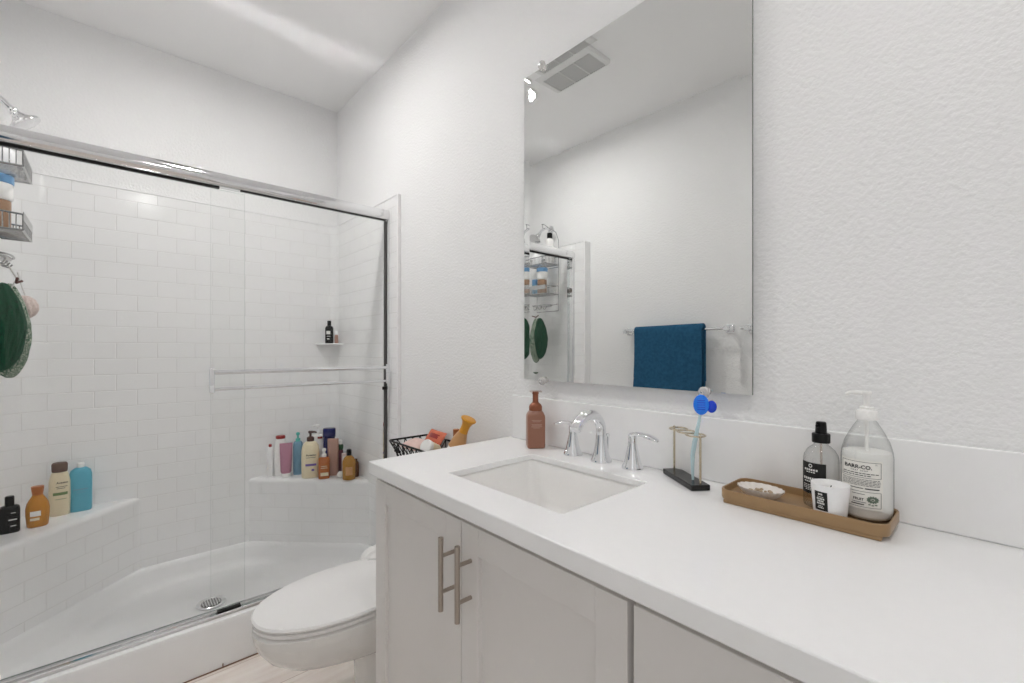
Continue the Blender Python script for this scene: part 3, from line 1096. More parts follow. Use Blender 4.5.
for side, cnt in ((0, 9), (1, 5), (2, 9), (3, 5)):
    for i in range(cnt):
        for d_ in (0, 1):
            a = (i + d_) / cnt; b = (i + 1 - d_) / cnt
            tube(bm, [wallpt(side, a, 0), wallpt(side, (a + b) / 2, 0.5), wallpt(side, b, 1)], 0.0021, 6)
        c_ = (i + 0.5) / cnt
        sphere(bm, 0.0065, wallpt(side, c_, 0.5), 8, 6)
for i in range(12):
    x = -bw0 + 2 * bw0 * i / 11
    tube(bm, [(x, -bd0, 0.003), (x, bd0, 0.003)], 0.0017, 6)
obj('wire_mesh', bm, 'black', bk)


def packet(w, h, d, col, name, label, loc, rx, ry, rz, accent=None):
    """soft pillow packet with crimped ends"""
    t_ = thing(name, label, 'packet', loc)
    t_.rotation_euler = (radians(rx), radians(ry), radians(rz))
    bm_ = NB()
    nx_, ny_ = 14, 10
    top_, bot_ = [], []
    for i in range(nx_ + 1):
        for side_, lst in ((1, top_), (-1, bot_)):
            row = []
            for j in range(ny_ + 1):
                u, v = i / nx_, j / ny_
                f = (sin(pi * u) ** 0.5) * (sin(pi * v) ** 0.4) if 0 < u < 1 and 0 < v < 1 else 0
                row.append(bm_.verts.new(((u - .5) * w, (v - .5) * h, side_ * (d / 2 * f + 0.0006) + 0.0012 * sin(31 * u + 17 * v))))
            lst.append(row)
    for lst in (top_, bot_):
        for i in range(nx_):
            for j in range(ny_):
                bm_.faces.new((lst[i][j], lst[i + 1][j], lst[i + 1][j + 1], lst[i][j + 1]))
    for i in range(nx_):
        for j in (0, ny_):
            bm_.faces.new((top_[i][j], top_[i + 1][j], bot_[i + 1][j], bot_[i][j]))
    for j in range(ny_):
        for i in (0, nx_):
            bm_.faces.new((top_[i][j], top_[i][j + 1], bot_[i][j + 1], bot_[i][j]))
    obj('pouch', bm_, col, t_, smooth=60)
    if accent:
        bm_ = patch_bm(w * .6, h * .3)
        shift(bm_, 0, h * .05, d / 2 + 0.003)
        for v in bm_.verts:
            v.co.z -= 0.006 * (abs(v.co.x) / (w * .3)) ** 2
        obj('printed_panel', bm_, accent, t_)
    return t_


packet(0.10, 0.085, 0.035, 'pink_pack', 'wipes_packet', 'pale pink packet at the left end of the black wire basket', (-0.455, -0.125, TZ + 0.072), 12, 4, 12)
packet(0.115, 0.065, 0.022, 'pink_pack', 'snack_packet', 'salmon and red printed packet at the back of the black wire basket', (-0.440, -0.040, TZ + 0.090), 52, 3, 2, 'red')
bpy.data.objects['snack_packet'].children[0].data.materials[0] = M['salmon']
t = thing('small_tub', 'small cream tub lying in the black wire basket', 'tub', (-0.325, -0.105, TZ + 0.062))
t.rotation_euler = (radians(60), radians(25), 0)
obj('tub_body', lathe(NB(), [(0.024, 0.0), (0.026, 0.004), (0.027, 0.05), (0.025, 0.052)]), 'cream', t)
obj('tub_lid', lathe(NB(), [(0.028, 0.052), (0.0285, 0.056), (0.0285, 0.066), (0.026, 0.069)]), 'white_pl', t)
t = thing('travel_bottle', 'small brown bottle upright between the packet and the mustard-capped bottle', 'bottle', (-0.285, -0.04, TZ + 0.028))
obj('body', loft(NB(), [ring(.015, .015, 0), ring(.017, .017, .004), ring(.017, .017, .075), ring(.012, .012, .085), ring(.010, .010, .09)]), 'tan', t)
obj('cap', lathe(NB(), [(.012, .0905), (.0125, .093), (.0125, .117), (.011, .119)]), 'amber_cap', t)
t = thing('lotion_bottle', 'tan lotion bottle with a flared mustard cap, leaning in the black wire basket', 'bottle', (-0.232, -0.115, TZ + 0.018))
t.rotation_euler = (radians(-8), radians(24), radians(8))
obj('body', loft(NB(), [ring(.026, .02, 0, 2.6), ring(.030, .022, .004, 2.6), ring(.034, .024, .05, 2.4), ring(.036, .025, .085, 2.2), ring(.031, .023, .115), ring(.022, .019, .14), ring(.017, .016, .152)]), 'tan', t)
obj('clear_label', bend(patch_bm(.05, .06), .0355, .0248, 2.3, 0, .055, .0008), 'paper', t)
obj('cap', lathe(NB(), [(.0175, .152), (.0155, .165), (.0165, .182), (.022, .196), (.029, .203), (.030, .207), (.026, .210), (.012, .211)]), 'mustard', t)

# ------------------------------------------------------------------ counter items
CT = 0.9405
# foaming hand soap
sp_ = thing('foam_soap_bottle', 'rose-brown square foaming soap bottle on the counter left of the faucet', 'soap dispenser', (0.183, -0.062, CT), face_cam(0.183, -0.062, 8))
def rr(w, d, z, r):
    return [(x, y, z) for x, y in rrect(-w, w, -d, d, r, 5)]
bm = loft(NB(), [rr(.0245, .0225, 0, .006), rr(.0275, .0255, .003, .007), rr(.028, .026, .01, .007), rr(.028, .026, .096, .007), rr(.0272, .0252, .102, .008), rr(.024, .0225, .110, .012), rr(.0205, .020, .1155, .0195)])
obj('body', bm, 'bronze', sp_, smooth=35)
bm = lathe(NB(), [(.0205, .116), (.021, .119), (.021, .128), (.019, .133), (.0155, .137), (.0105, .141), (.010, .143)], 32)
obj('collar', bm, 'bronze_pump', sp_)
bm = lathe(NB(), [(.0092, .143), (.0092, .166), (.0105, .168), (.0105, .174), (.008, .176)], 24)
obj('pump_head', bm, 'bronze_pump', sp_)
bm = NB()
box(bm, -.019, .019, -.017, .009, .1735, .1785)
obj('clear_nozzle', bm, 'clear_pl', sp_, smooth=30, bevel=.002)
bm = NB()
for y_, w_ in ((.088, .03), (.084, .024), (.075, .032), (.0715, .030), (.068, .034), (.0645, .02)):
    join_bm(bm, shift(patch_bm(w_, .0013, 2), 0, y_))
for v in bm.verts:
    v.co = (v.co.x, -.0266, v.co.y)
obj('printed_text', bm, 'print_lt', sp_, smooth=0)

# toothbrush holder
ang = radians(-36)
th_ = thing('toothbrush_holder', 'black marble toothbrush stand with three brass rings on the counter', 'toothbrush holder', (0.678, -0.0625, CT), ang)
bm = NB(); box(bm, -.071, .071, -.0215, .0215, 0, .0125)
obj('base', bm, 'blackstone', th_, smooth=30, bevel=.0012)
for x, h in ((-.0625, .117), (.0610, .117)):
    bm = NB(); tube(bm, [(x, .004, .0125), (x, .004, h)], .0026, 12)
    sphere(bm, .0032, (x, .004, h), 10, 6)
    obj('rod', bm, 'brass', th_)
for x in (-.041, 0, .041):
    bm = loop_tube(NB(), [(x + .0205 * cos(2 * pi * i / 32), .004 + .0205 * sin(2 * pi * i / 32), .116) for i in range(32)], .002)
    obj('ring', bm, 'brass', th_)

# toothbrush standing in the right-hand ring
tb_ = thing('toothbrush', 'pale aqua toothbrush with a blue head cover standing in the stand', 'toothbrush', (0.7045, -0.0775, CT + .013))
bp = [(0, 0, 0), (-.001, 0, .03), (-.001, .0, .055), (.004, .0, .085), (.010, 0, .115), (.0155, 0, .142), (.018, 0, .158)]
bm = tube(NB(), bp, [.0035, .0048, .0062, .0068, .0055, .004, .0034], 12, [.7] * 7)
obj('handle', bm, 'brush_body', tb_, smooth=60)
camdir = Vector((CAM.x - 0.725, CAM.y + 0.09, 0)).normalized()
side = Vector((-camdir.y, camdir.x, 0))
cen = Vector((.019, 0, .172))
def oval(c, a, b, d, col, nm):
    bm_ = NB()
    rgs = []
    for f, off in ((.25, -1), (.8, -.9), (1.0, -.45), (1.0, .45), (.8, .9), (.25, 1)):
        rgs.append([c + side * a * f * cos(2 * pi * i / 28) + Vector((0, 0, 1)) * b * f * sin(2 * pi * i / 28) + camdir * d * off for i in range(28)])
    loft(bm_, rgs)
    return obj(nm, bm_, col, tb_, smooth=50)
oval(cen, .0165, .0225, .007, 'blue_cap', 'head_cover')
oval(cen + side * .0215 - camdir * .004 + Vector((0, 0, -.004)), .0105, .0135, .006, 'blue_dark', 'cover_flap')
bm = NB()
for k in range(5):
    p = cen + Vector((0, 0, .010 - .005 * k)) + camdir * .0068
    tube(bm, [p - side * .008, p + side * .008], .0008, 5)
bm_o = obj('cover_ribs', bm, 'blue_dark', tb_)

# tray
tr_ = thing('vanity_tray', 'long tan resin tray with rounded corners on the counter', 'tray', (0.9235, -0.0825, CT))
bm = NB()
def tring(dx, z, r=.022):
    return [(x, y, z) for x, y in rrect(-.134 - dx, .134 + dx, -.0615 - dx, .0615 + dx, r, 7)]
loft(bm, [tring(-.004, .006), tring(-.001, .007), tring(0, .010), tring(0, .0255), tring(-.0008, .027), tring(-.0025, .027), tring(-.0035, .026), tring(-.0042, .0135), tring(-.006, .0125)])
obj('tray_body', bm, 'wood', tr_, smooth=40)
for y in (-.0535, .0535):
    bm = NB()
    box(bm, -.125, .125, y - .006, y + .006, 0, .0075)
    obj('foot', bm, 'wood', tr_, smooth=30, bevel=.002)
TT = CT + .0127
# scalloped dish with pebbles
ds = thing('trinket_dish', 'small scalloped white oval dish holding tiny beige stones on the tan tray', 'dish', (0.853, -0.097, TT), radians(-4))
bm = NB()
def scal(f, z, amp):
    o_ = []
    for i in range(96):
        a = 2 * pi * i / 96
        k_ = f * (1 + amp * sin(18 * a))
        o_.append((.0425 * k_ * cos(a), .031 * k_ * sin(a), z * 1.1))
    return o_
loft(bm, [scal(.45, 0, 0), scal(.55, .002, .01), scal(.8, .009, .03), scal(.97, .0165, .04), scal(1.0, .019, .045), scal(.95, .0185, .04), scal(.80, .0135, .03), scal(.55, .0105, .01), scal(.2, .0095, 0)])
obj('dish_body', bm, 'shell', ds, smooth=60)
for i in range(22):
    a = random.uniform(0, 2 * pi); r_ = random.uniform(0.02, 0.55)
    bm = NB()
    sphere(bm, random.uniform(.0026, .004), (0, 0, 0), 10, 7, (1, random.uniform(.7, 1), random.uniform(.6, .8)))
    x, y = .047 * r_ * cos(a), .034 * r_ * sin(a)
    tag(obj('pebble', bm, 'pebble', None, (0.853 + x, -0.097 + y, TT + .0128 + .0012 * (r_ < .2)), a), 'tiny beige stone lying in the scalloped white dish', 'stone', 'stones in the scalloped dish')

# clear spray bottle
sb = thing('spray_bottle', 'clear glass spray bottle with black cap and black label on the tan tray', 'spray bottle', (0.947, -0.062, TT), face_cam(0.947, -0.062, -34))
RB = .0285
bm = lathe(NB(), [(.024, 0), (.0275, .002), (RB, .006), (RB, .088), (.0272, .097), (.022, .107), (.015, .1135), (.0115, .116), (.0115, .122)], 48, cap1=False)
obj('bottle_body', bm, 'bottle_glass', sb, smooth=60)
bm = lathe(NB(), [(.0262, .0035), (.0268, .006), (.0268, .028)], 40)
obj('liquid', bm, thin_glass('pale_water', (0.93, 0.90, 0.86), 0.04, 0.3, 3, .02), sb)
bm = NB(); tube(bm, [(0, 0, .12), (.001, 0, .06), (.004, 0, .008)], .0019, 8)
obj('dip_tube', bm, 'clear_pl', sb)
bm = lathe(NB(), [(.0145, .1205), (.0148, .122), (.0148, .136), (.0138, .1375), (.0095, .138)], 32)
obj('collar', bm, 'black', sb)
bm = lathe(NB(), [(.0096, .138), (.0090, .150), (.0084, .158), (.0068, .1595)], 24)
tube(bm, [(0, -.006, .152), (0, -.0125, .152)], .0025, 10)
obj('spray_nozzle', bm, 'black', sb)
lb = obj('label', bend(patch_bm(.044, .058, 20), RB, RB, 2, 0, .056, .0006), 'ink', sb, smooth=60)
bm = NB()
for yy, ww, hh in ((.0715, .026, .0035), (.067, .020, .0018), (.055, .030, .0042), (.0495, .026, .0022), (.043, .032, .0012), (.040, .030, .0012), (.037, .032, .0012), (.034, .024, .0012)):
    n_ = int(ww / .0042)
    for q in range(n_):
        join_bm(bm, bend(patch_bm(.0028 if q % 3 else .0034, hh, 2), RB, RB, 2, (q - (n_ - 1) / 2) * .0042, yy, .0010))
join_bm(bm, bend(loft(NB(), [ring(.0035, .0035, 0, n=20), ring(.002, .002, 0, n=20)], False, False), RB, RB, 2, 0, .079, .0010))
obj('label_print', bm, 'white_ink', lb, smooth=0)

# large lotion pump bottle
lo = thing('lotion_pump_bottle', 'large clear pump bottle of white lotion with a printed paper label on the tan tray', 'lotion bottle', (1.016, -0.063, TT), face_cam(1.016, -0.063, -7))
RL = .0375
bm = lathe(NB(), [(.033, 0), (.0362, .002), (RL, .007), (RL, .106), (.0365, .117), (.0325, .133), (.0255, .149), (.019, .161), (.0148, .168), (.0135, .171), (.0135, .177)], 56, cap1=False)
obj('bottle_body', bm, 'bottle_glass', lo, smooth=60)
bm = lathe(NB(), [(.031, .003), (.0348, .006), (.0358, .010), (.0358, .106), (.0352, .114), (.034, .1165)], 48)
obj('lotion', bm, 'lotion', lo, smooth=50)
bm = NB(); tube(bm, [(0, 0, .178), (0, 0, .06)], .003, 10)
obj('dip_tube', bm, 'white_pl', lo)
bm = lathe(NB(), [(.0158, .172), (.0163, .174), (.0163, .187), (.0152, .189), (.0108, .190), (.0108, .194), (.009, .195)], 36)
obj('collar', bm, 'white_pl', lo)
bm = lathe(NB(), [(.0052, .195), (.0052, .214), (.0075, .2165), (.0080, .219), (.0076, .2218), (.005, .2225)], 24)
d_ = Vector((-.95, -.15, 0))
tube(bm, [Vector((0, 0, .2185)), d_ * .014 + Vector((0, 0, .2192)), d_ * .024 + Vector((0, 0, .2188)), d_ * .031 + Vector((0, 0, .2155))], [.0042, .0038, .0032, .0026], 12)
obj('pump_head', bm, 'white_pl', lo, smooth=50)
lb = obj('label', bend(patch_bm(.058, .084, 24), RL, RL, 2, -.004, .064, .0005), 'paper', lo, smooth=60)
bm = NB()
def wtext(s, size, x, z, bold=0.0):
    join_bm(bm, bend(text_bm(s, size, bold), RL, RL, 2, x - .004, z, .0011))
def wbar(x0, x1, z, h):
    join_bm(bm, bend(patch_bm(x1 - x0, h, 14), RL, RL, 2, (x0 + x1) / 2 - .004, z, .0011))
wtext('BARR-CO.', .0088, -.004, .0935, .00022)
wtext('S O A P   S H O P', .0032, -.002, .0875, .00006)
for z, a_, b_ in ((.083, -.0255, .024), (.0795, -.0255, .014)):
    x = a_
    while x < b_:
        l_ = random.uniform(.0025, .0055)
        wbar(x, min(x + l_, b_), z, .0013)
        x += l_ + .0011
for z0, z1 in ((.076, .1025), (.026, .052)):
    for z in (z0, z1):
        wbar(-.027, .027, z, .0006)
    for x in (-.027, .027):
        wbar(x - .0003, x + .0003, (z0 + z1) / 2, z1 - z0)
for z in (.0725, .070, .0675, .065, .0625):
    x = -.0265
    while x < .026:
        l_ = random.uniform(.002, .006)
        wbar(x, min(x + l_, .0265), z, .00085)
        x += l_ + .0009
wbar(-.0265, .004, .0575, .0012); wbar(.006, .025, .0575, .0018)
wtext('FRUIT', .0058, -.003, .0385, .00015)
wbar(-.012, .006, .0475, .0008); wbar(-.012, .008, .0335, .0008); wbar(-.013, .005, .030, .0016)
wtext('16', .003, .021, .0995)
obj('label_print', bm, 'ink', lb, smooth=0)
bm = NB()
for q in range(13):     # leafy rosette emblem
    a = radians(360 / 13 * q)
    leaf = loft(NB(), [[(.0055 * cos(a) + .0028 * cos(t_) * cos(a) - .0014 * sin(t_) * sin(a), .0055 * sin(a) * .75 + .0028 * cos(t_) * sin(a) * .8 + .0014 * sin(t_) * cos(a), 0) for t_ in [2 * pi * i / 12 for i in range(12)]]], False, True)
    join_bm(bm, bend(leaf, RL, RL, 2, .0165 - .004, .040, .0011 + .00004 * q))
join_bm(bm, bend(patch_bm(.0034, .0024, 4), RL, RL, 2, .0165 - .004, .040, .0018))
for q in (-1, 0, 1):
    join_bm(bm, bend(shift(patch_bm(.0032, .0018, 2), q * .0042, -.0095 - .001 * (q == 0)), RL, RL, 2, .0165 - .004, .041, .0011))
obj('label_emblem', bm, 'leaf_ink', lb, smooth=0)

# frosted candle
cn = thing('candle', 'white frosted glass candle with a small black label at the front of the tan tray', 'candle', (0.9735, -0.1155, TT), face_cam(0.9735, -0.1155, -26))
bm = lathe(NB(), [(.0215, 0), (.0235, .0015), (.0245, .006), (.0288, .057), (.0290, .0595), (.0278, .0598), (.0268, .057), (.0262, .048)], 48, cap1=False)
obj('cup', bm, 'frost', cn, smooth=50)
obj('wax', lathe(NB(), [(.0225, .008), (.0262, .047), (.022, .0485), (.004, .048)], 40), 'wax', cn)
bm = NB(); tube(bm, [(0, 0, .047), (.0005, 0, .052), (.002, 0, .056)], .0008, 6)
obj('wick', bm, 'ink', cn)
lbm = patch_bm(.0215, .033, 10)
def cone_lay(bm_, cx_, cz_, eps):
    for v in bm_.verts:
        x, z = v.co.x + cx_, v.co.y + cz_
        r_ = .0245 + (.0288 - .0245) * (z - .006) / .051 + eps
        v.co = (r_ * sin(x / r_), -r_ * cos(x / r_), z)
    return bm_
lb = obj('label', cone_lay(lbm, -.002, .032, .0006), 'ink', cn, smooth=60)
bm = NB()
for z, w_, h_ in ((.044, .009, .003), (.0395, .012, .0012), (.036, .013, .0028), (.032, .011, .0028), (.028, .013, .0028), (.0235, .010, .0012), (.0205, .012, .0018)):
    n_ = max(2, int(w_ / .0026))
    for q in range(n_):
        join_bm(bm, cone_lay(patch_bm(.0018, h_, 2), -.002 + (q - (n_ - 1) / 2) * .0026, z, .0010))
obj('label_print', bm, 'white_ink', lb, smooth=0)


# ------------------------------------------------------------------ shower bottles
def bottle(name, label, cat, x, y, z, rings_, body, cap=None, capm=None, caprings=None, extra=0.0, group=None):
    t_ = thing(name, label, cat, (x, y, z), face_cam(x, y, extra), group)
    obj('body', loft(NB(), [ring(*r) for r in rings_]), body, t_, smooth=45)
    if capm:
        obj('cap', loft(NB(), [ring(*r) for r in caprings]), capm, t_, smooth=40)
    return t_


def art(par, m, pieces, rx, ry, p, name='label_print'):
    for pc in pieces:
        if isinstance(pc[0], str):
            s, size, cx_, cz_ = pc
            bm_ = bend(text_bm(s, size, size * .02), rx, ry, p, cx_, cz_, .0012)
        else:
            w_, h_, cx_, cz_ = pc
            bm_ = bend(patch_bm(w_, h_, 8), rx, ry, p, cx_, cz_, .0010)
        obj(name, bm_, m, par, smooth=0)


def tail(rx, ry, z, p, h, tr=0.006):
    return [(rx - .003, ry - .003, z, p), (rx, ry, z + .004, p), (rx, ry, z + h - tr * 2, p), (rx * .93, ry * .93, z + h - tr * .6, p), (rx * .7, ry * .7, z + h, p)]


SZ = SEAT + 0.0045
# left seat
t = bottle('shampoo_bottle', 'black flat bottle with black cap at the left end of the left shower seat', 'bottle', -1.425, -1.355, SZ,
           tail(.0285, .020, 0, 3.5, .104, .008), 'black', None, 'black', [(.0125, .0125, .104, 2), (.0130, .0130, .106, 2), (.0130, .0130, .138, 2), (.011, .011, .141, 2)])
art(t, 'white_ink', [(.022, .004, .008, .052), (.013, .0022, .010, .078), (.015, .003, .010, .028)], .0285, .020, 3.5)
t = bottle('body_wash_bottle', 'round-shouldered amber bottle with amber cap beside the black bottle on the left seat', 'bottle', -1.445, -1.281, SZ,
           [(.027, .02, 0, 2.4), (.031, .023, .004, 2.4), (.0345, .026, .045, 2.2), (.035, .026, .072, 2.1), (.031, .024, .095, 2), (.022, .019, .113, 2), (.0165, .016, .122, 2), (.0155, .0155, .126, 2)],
           'amber', None, 'amber_cap', [(.0155, .0155, .126, 2), (.0165, .0165, .135, 2), (.019, .019, .155, 2), (.0185, .0185, .160, 2), (.016, .016, .161, 2)])
art(t, 'paper', [(.03, .020, -.006, .056)], .0347, .026, 2.15, 'paper_label')
art(t, 'cream', [(.026, .010, -.008, .034)], .0335, .025, 2.2)
t = bottle('conditioner_bottle', 'cream bottle with speckled brown cap standing left of the light blue bottle', 'bottle', -1.560, -1.225, SZ,
           [(.030, .022, 0, 2.6), (.033, .025, .004, 2.6), (.0345, .026, .09, 2.6), (.0335, .025, .145, 2.6), (.029, .023, .170, 2.4), (.025, .021, .182, 2.2), (.023, .02, .186, 2)],
           'cream', None, 'woolgrey', [(.0235, .0235, .186, 2), (.025, .025, .190, 2), (.0255, .0255, .218, 2), (.022, .022, .224, 2)])
art(t, 'ink', [('Aveeno', .0115, .008, .142), (.036, .002, .006, .125), (.026, .002, .004, .118)], .0335, .026, 2.6)
art(t, 'olive', [(.045, .012, .002, .095), (.034, .002, .004, .072)], .0335, .026, 2.6, 'printed_band')
t = bottle('shampoo_bottle', 'light blue flat bottle with white cap, rightmost on the left shower seat', 'bottle', -1.575, -1.160, SZ,
           [(.034, .022, 0, 3), (.0375, .025, .005, 3), (.038, .0255, .12, 3), (.0375, .025, .160, 2.8), (.033, .023, .178, 2.6), (.02, .018, .189, 2.2), (.013, .013, .191, 2)],
           'sky_blue', None, 'white_pl', [(.012, .012, .191, 2), (.0125, .0125, .193, 2), (.0125, .0125, .209, 2), (.011, .011, .212, 2)])
art(t, 'pale_blue', [(.048, .005, 0, .098), (.03, .0025, 0, .085)], .038, .0255, 3)

# right seat
t = bottle('slim_bottle', 'slim pale grey bottle with tiny red cap, far left on the right seat', 'bottle', -1.598, -0.392, SZ,
           tail(.0165, .014, 0, 2.4, .165, .01), 'frost', None, 'red', [(.007, .007, .165, 2), (.008, .008, .168, 2), (.008, .008, .178, 2), (.005, .005, .181, 2)])
t = bottle('shampoo_bottle', 'white curved bottle with a dark red cap at the left of the right seat', 'bottle', -1.580, -0.343, SZ,
           [(.028, .019, 0, 2.4), (.031, .021, .005, 2.4), (.033, .022, .08, 2.3), (.031, .021, .15, 2.3), (.027, .02, .19, 2.2), (.023, .018, .208, 2.2)],
           'white_pl', None, 'red', [(.022, .0175, .208, 2.2), (.0245, .019, .212, 2.2), (.0245, .019, .222, 2.2), (.02, .016, .226, 2.2)])
t = thing('lotion_tube', 'mauve squeeze tube standing on its white cap in front of the red-capped bottle', 'tube', (-1.522, -0.330, SZ), face_cam(-1.522, -0.330))
obj('cap', loft(NB(), [ring(.0215, .018, 0, 2.4), ring(.0225, .019, .002, 2.4), ring(.0225, .019, .022, 2.4), ring(.021, .018, .0235, 2.4)]), 'white_pl', t)
obj('body', loft(NB(), [ring(.0225, .0185, .0237, 2.4), ring(.0275, .02, .03, 2.4), ring(.031, .014, .12, 2.6), ring(.0325, .004, .178, 4), ring(.0325, .002, .19, 4)]), 'mauve', t, smooth=45)
t = thing('pump_bottle', 'pale blue pump bottle with a teal pump between the mauve tube and cream bottle', 'bottle', (-1.540, -0.262, SZ), face_cam(-1.540, -0.262))
obj('body', loft(NB(), [ring(*r) for r in tail(.0255, .020, 0, 2.6, .188, .014)]), 'pale_blue', t, smooth=45)
obj('pump_head', lathe(NB(), [(.012, .186), (.0125, .19), (.0125, .204), (.005, .206), (.005, .222), (.0095, .224), (.0105, .234), (.007, .239)]), 'teal', t)
t = thing('lotion_pump_bottle', 'large cream lotion bottle with a dark brown pump in the middle of the right seat', 'lotion bottle', (-1.432, -0.228, SZ), face_cam(-1.432, -0.228))
obj('body', loft(NB(), [ring(.042, .027, 0, 2.8), ring(.0455, .030, .005, 2.8), ring(.0465, .031, .10, 2.7), ring(.046, .0305, .15, 2.6), ring(.041, .028, .178, 2.4), ring(.03, .023, .195, 2.2), ring(.019, .018, .201, 2)]), 'cream', t, smooth=45)
obj('collar', lathe(NB(), [(.0185, .2012), (.019, .204), (.019, .222), (.012, .226)]), 'brown', t)
bm = lathe(NB(), [(.006, .226), (.006, .243), (.011, .246), (.012, .254), (.009, .258)])
tube(bm, [(0, 0, .251), (.02, -.006, .252), (.032, -.009, .247)], [.007, .0055, .004], 12)
obj('pump_head', bm, 'brown', t)
art(t, 'ink', [('Aveeno', .016, .002, .128), (.05, .0022, .002, .114)], .046, .031, 2.7)
art(t, 'purple', [(.055, .012, .002, .074), (.014, .012, .012, .045)], .046, .031, 2.7, 'printed_band')
t = thing('pump_bottle', 'white pump bottle standing behind the large cream lotion bottle', 'bottle', (-1.497, -0.165, SZ), face_cam(-1.497, -0.165))
obj('body', loft(NB(), [ring(*r) for r in tail(.031, .022, 0, 2.6, .222, .016)]), 'white_pl', t, smooth=45)
bm = lathe(NB(), [(.014, .221), (.0145, .224), (.0145, .240), (.006, .243), (.006, .262), (.012, .265), (.0135, .276), (.009, .280)])
tube(bm, [(0, 0, .272), (-.022, -.006, .273), (-.034, -.009, .268)], [.007, .0055, .004], 12)
obj('pump_head', bm, 'white_pl', t)
art(t, 'red', [(.026, .012, .010, .205)], .031, .022, 2.6)
t = bottle('shampoo_bottle', 'tall navy blue bottle with a wide navy cap at the back of the right seat', 'bottle', -1.45, -0.118, SZ,
           tail(.0325, .023, 0, 2.6, .205, .006), 'navy', None, 'navy', [(.032, .023, .2055, 2.4), (.0345, .025, .209, 2.4), (.0345, .025, .252, 2.4), (.031, .022, .258, 2.4)])
t = thing('serum_pump_bottle', 'small orange-brown bottle with clear pump at the front of the right seat', 'bottle', (-1.362, -0.178, SZ), face_cam(-1.362, -0.178))
obj('body', loft(NB(), [ring(.027, .022, 0, 4), ring(.0295, .0245, .004, 4), ring(.0295, .0245, .104, 4), ring(.026, .022, .112, 3.5), ring(.014, .014, .117, 2)]), 'orange_amber', t, smooth=40)
obj('pump_head', lathe(NB(), [(.012, .1172), (.0125, .119), (.0125, .132), (.0065, .135), (.0065, .148), (.010, .150), (.0105, .160), (.006, .165)]), 'white_pl', t)
art(t, 'cream', [(.04, .018, .002, .026), (.034, .003, 0, .06), (.03, .003, 0, .07)], .0295, .0245, 4)
t = bottle('lotion_tube', 'tall blush brown squarish tube right of the small orange pump bottle', 'tube', -1.390, -0.118, SZ,
           [(.026, .02, 0, 3), (.0275, .0215, .004, 3), (.0285, .021, .10, 3), (.0295, .016, .19, 3.4), (.0295, .008, .206, 4)], 'blush')
t = bottle('slim_bottle', 'slim white-capped bottle with green shoulder behind the blush tube', 'bottle', -1.405, -0.072, SZ,
           tail(.018, .016, 0, 2.4, .135, .01), 'burgundy', None, 'green', [(.016, .015, .135, 2), (.0175, .0165, .14, 2), (.0175, .0165, .162, 2), (.012, .012, .166, 2)])
obj('tip', lathe(NB(), [(.010, .1662), (.0115, .168), (.0115, .185), (.008, .191)]), 'white_pl', t)
t = thing('soap_carton', 'small pink-white carton standing behind the gold liquid bottle', 'box', (-1.352, -0.064, SZ), face_cam(-1.352, -0.064))
obj('carton', box(NB(), -.0185, .0185, -.012, .012, 0, .121), 'pinkwhite', t, smooth=0, bevel=.001)
obj('side_print', box(NB(), -.0125, .0125, -.0128, -.0121, .012, .108), 'white_pl', t, smooth=0)
bm = NB()
bmesh.ops.create_icosphere(bm, subdivisions=4, radius=.0195)
for v in bm.verts:
    d = v.co.normalized()
    v.co *= 1 + .10 * sin(9 * d.x + 2) * sin(8 * d.y) + .06 * sin(19 * d.z + 5 * d.x)
    v.co.z *= .9
tag(obj('puff', bm, 'white_pl', None, (-1.306, -0.106, SZ + .0172), 0, smooth=70), 'small crumpled white ball at the front edge of the right seat', 'puff')
t = bottle('shampoo_bottle', 'round bottle of gold liquid with black cap, rightmost at the front of the right seat', 'bottle', -1.252, -0.082, SZ,
           [(.031, .031, 0, 2), (.034, .034, .004, 2), (.0345, .0345, .085, 2), (.033, .033, .10, 2), (.026, .026, .117, 2), (.015, .015, .127, 2), (.0125, .0125, .130, 2)], 'gold_liquid', None, 'black',
           [(.0125, .0125, .130, 2), (.013, .013, .132, 2), (.013, .013, .159, 2), (.011, .011, .163, 2)])
art(t, 'tan', [(.036, .045, 0, .05)], .0345, .0345, 2, 'paper_label')
t = bottle('small_bottle', 'short dark amber bottle behind the gold liquid bottle at the wall', 'bottle', -1.272, -0.036, SZ,
           tail(.018, .016, 0, 2.2, .085, .01), 'dark_amber', None, 'dark_amber', [(.009, .009, .085, 2), (.0095, .0095, .088, 2), (.0095, .0095, .098, 2), (.007, .007, .1, 2)])
# soap ledge
t = bottle('shampoo_bottle', 'black labelled bottle on the small corner ledge high in the shower', 'bottle', -1.562, -0.078, 1.2845,
           [(.0215, .016, 0, 3), (.023, .0175, .003, 3), (.023, .0175, .092, 3), (.018, .014, .102, 2.4), (.010, .010, .106, 2)], 'black', None, 'black', [(.0105, .0105, .106, 2), (.011, .011, .108, 2), (.011, .011, .134, 2), (.009, .009, .136, 2)])
art(t, 'white_ink', [(.022, .020, -.005, .064), (.02, .003, -.004, .042), (.014, .006, -.006, .026)], .023, .0175, 3)
t = bottle('small_bottle', 'tiny clear bottle beside the black one on the corner ledge', 'bottle', -1.548, -0.040, 1.2845,
           tail(.0105, .009, 0, 2.4, .052, .006), 'blush', None, 'frost', [(.006, .006, .052, 2), (.0065, .0065, .054, 2), (.0065, .0065, .07, 2), (.005, .005, .072, 2)])

